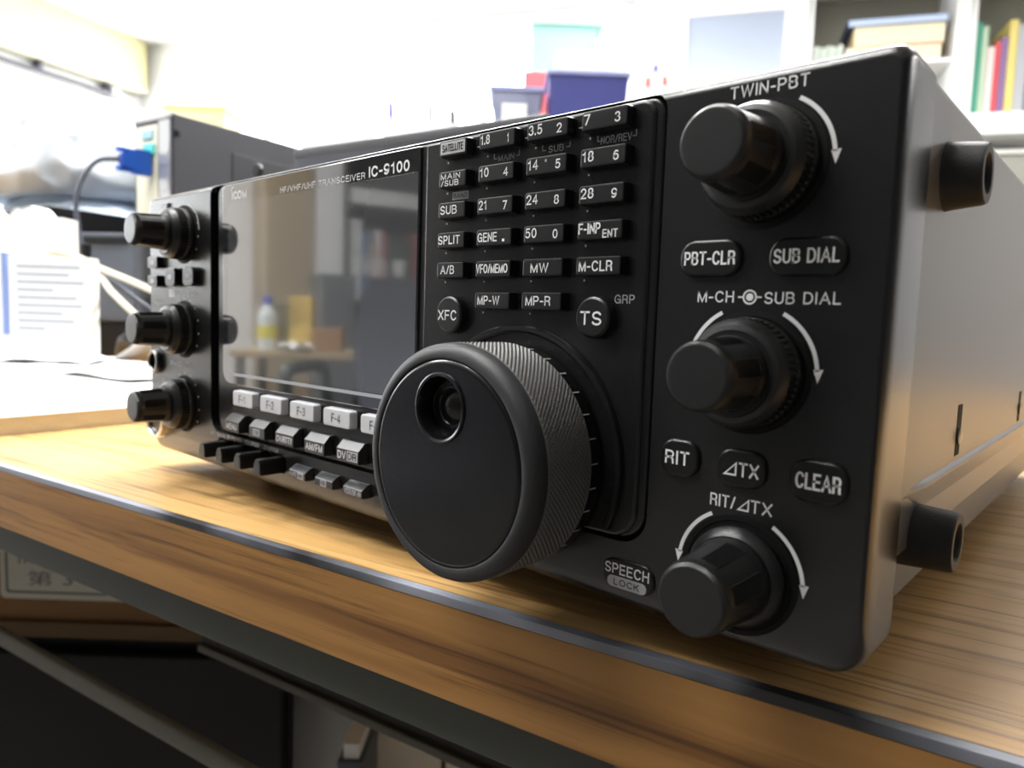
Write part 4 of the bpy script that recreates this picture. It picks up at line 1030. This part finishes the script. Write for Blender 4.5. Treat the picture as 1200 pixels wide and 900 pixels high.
# office chair
CH = CF(-1078, -1150, -38)
t = thing('office_chair', 'grey blue office chair mirrored in the display', 'chair', (0, 0, Z0), T=CH)
M_FAB = mat('grey blue fabric', (.105, .112, .145), .8, bump=.3, bscale=300)
bm = NEW(); cols = []
for (y, bulge) in ((0, 0), (40, 0)):
    pass
lp = []
for k in range(9):
    f = k / 8; z = -180 + 340 * f; hw = 205 - 40 * (2 * abs(f - .45)) ** 2; yy = -30 * math.sin(f * PI) 
    lp.append((z, hw, yy))
loops = []
for z, hw, yy in lp:
    loops.append([(hw * s, yy + (abs(s) ** 2) * 36 + w, z) for s, w in ((-1, 0), (-.66, 0), (-.33, 0), (0, 0), (.33, 0), (.66, 0), (1, 0), (1, 44), (.5, 50), (0, 52), (-.5, 50), (-1, 44))])
mk('backrest', loft(bm, loops), M_FAB, t, CH)
mk('seat', B(-230, 230, 60, 500, -310, -245, 28, seg=4), M_FAB, t, CH)
for s in (-1, 1):
    bm = NEW(); tube(bm, bez([(s * 245, 60, -270), (s * 268, 70, -150), (s * 272, 90, -75), (s * 270, 200, -62), (s * 266, 330, -62), (s * 258, 380, -90), (s * 245, 360, -270)], 8), 15, 10); mk('armrest', bm, mat('armrest green black', (.035, .05, .045), .4), t, CH)
bm = NEW(); lathe(bm, 0, 0, [(28, 310), (28, 640)], 20, cap0=True); bm.transform(CH @ Matrix.Translation((0, 280, 0)) @ Matrix.Rotation(-PI / 2, 4, 'X')); mk('gas_column', bm, M_BLACK, t)
bm = NEW()
for k in range(5):
    a = 2 * PI * k / 5; tube(bm, [(0, 280, -640), (260 * math.cos(a), 280 + 260 * math.sin(a), -675)], [26, 16], 8)
mk('star_base', bm, M_BLACK, t, CH)
for k in range(5):
    a = 2 * PI * k / 5; bm = NEW(); lathe(bm, 0, 0, [(24, -18), (27, -12), (27, 12), (24, 18)], 16, cap0=True); bm.transform(CH @ Matrix.Translation((260 * math.cos(a), 280 + 260 * math.sin(a), Z0 + 27)) @ Matrix.Rotation(a, 4, 'Z')); mk('castor', bm, M_BLACK, t)
mk('back_post', B(-30, 30, 50, 80, -330, -60, 8), M_BLACK, t, CH)

# ================================================================== UNDER THE DESK
UF = CF(-371, 19, 41.8)      # turned towards the aisle
t = thing('void_block', 'added black block making the dark void under the desk', 'cabinet', (0, 150, Z0), T=UF)
mk('body', B(-300, 252, 0, 260, Z0, -221, 4), M_BLACK, t, UF)  # black block added to make the void under the desk dark
for i in range(2): mk('block_front', B(-296, 248, -14, 0, -720 + i * 250, -478 + i * 250, 3), mat('black drawer', (.006, .006, .007), .5, .3), t, UF)
t = thing('wooden_crate', 'worn brown crate with a white lettered plate on the added black block under the desk', 'crate', (-40, 100, -220), T=UF)
mk('crate_body', B(-280, 215, 2, 230, -220, -66, 2), mat('worn brown wood', (.20, .10, .03), .6, var=.55, vscale=7), t, UF)
mk('base_strip', B(-282, 217, -3, 4, -220, -206, 1), mat('crate strip', (.13, .075, .025), .6), t, UF)
NP = (1, 128, -187, -132)
mk('name_plate', slab(NEW(), NP[0], NP[1], NP[2], NP[3], 5, 2.2, .4, .3), mat('aged white plate', (.66, .65, .57), .5), t, UF)
bm = NEW(); o1 = rr_outline(NP[0] + 5, NP[1] - 5, NP[2] + 5, NP[3] - 5, 3); o2 = rr_outline(NP[0] + 7, NP[1] - 7, NP[2] + 7, NP[3] - 7, 2)
for i in range(len(o1)):
    k = (i + 1) % len(o1); bm.faces.new([bm.verts.new((x, .32, z)) for x, z in (o1[i], o1[k], o2[k], o2[i])])
print_text(bm, '備 品 番 号', NP[0] + 14, NP[1] - 14, NP[2] + 31, NP[2] + 43, .36); print_text(bm, '第 3 号 1', NP[0] + 24, NP[1] - 20, NP[2] + 12, NP[2] + 25, .36)
mk('plate_lettering', bm, P_DARKPRINT, t, UF, flat=True)
FM = CF(-64, 256, 41)
M_LITCREAM = mat('cream card', (.90, .80, .66), .6)  # pale blocks added under the desk in place of brightly lit floor
for lab, x0, x1 in (('narrow cream block added under the desk in place of lit floor, against the black block', -74, -1.5), ('wide cream block added under the desk in place of lit floor, right of the narrow one', 1.5, 330)):
    t = thing('cream_carton', lab, 'carton', ((x0 + x1) / 2, 100, Z0), T=FM)
    mk('body', B(x0, x1, 0, 220, Z0, -140, 3), M_LITCREAM, t, FM)
    mk('tape', B((x0 + x1) / 2 - 18, (x0 + x1) / 2 + 18, -.4, 220.4, -200, -139.6, .2), mat('pale tape', (.62, .52, .38), .4), t, FM)
t = thing('file_box', 'slate blue file box with white papers in front of the narrow cream block', 'file box', (-75, -40, Z0), T=FM)
mk('body', B(-74, -54, -60, -4, Z0, -268, 2), M_SLATE, t, FM); mk('papers', B(-70, -58, -56, -8, -269, -256, 1), M_PAPER, t, FM)
sc.render.film_transparent = False
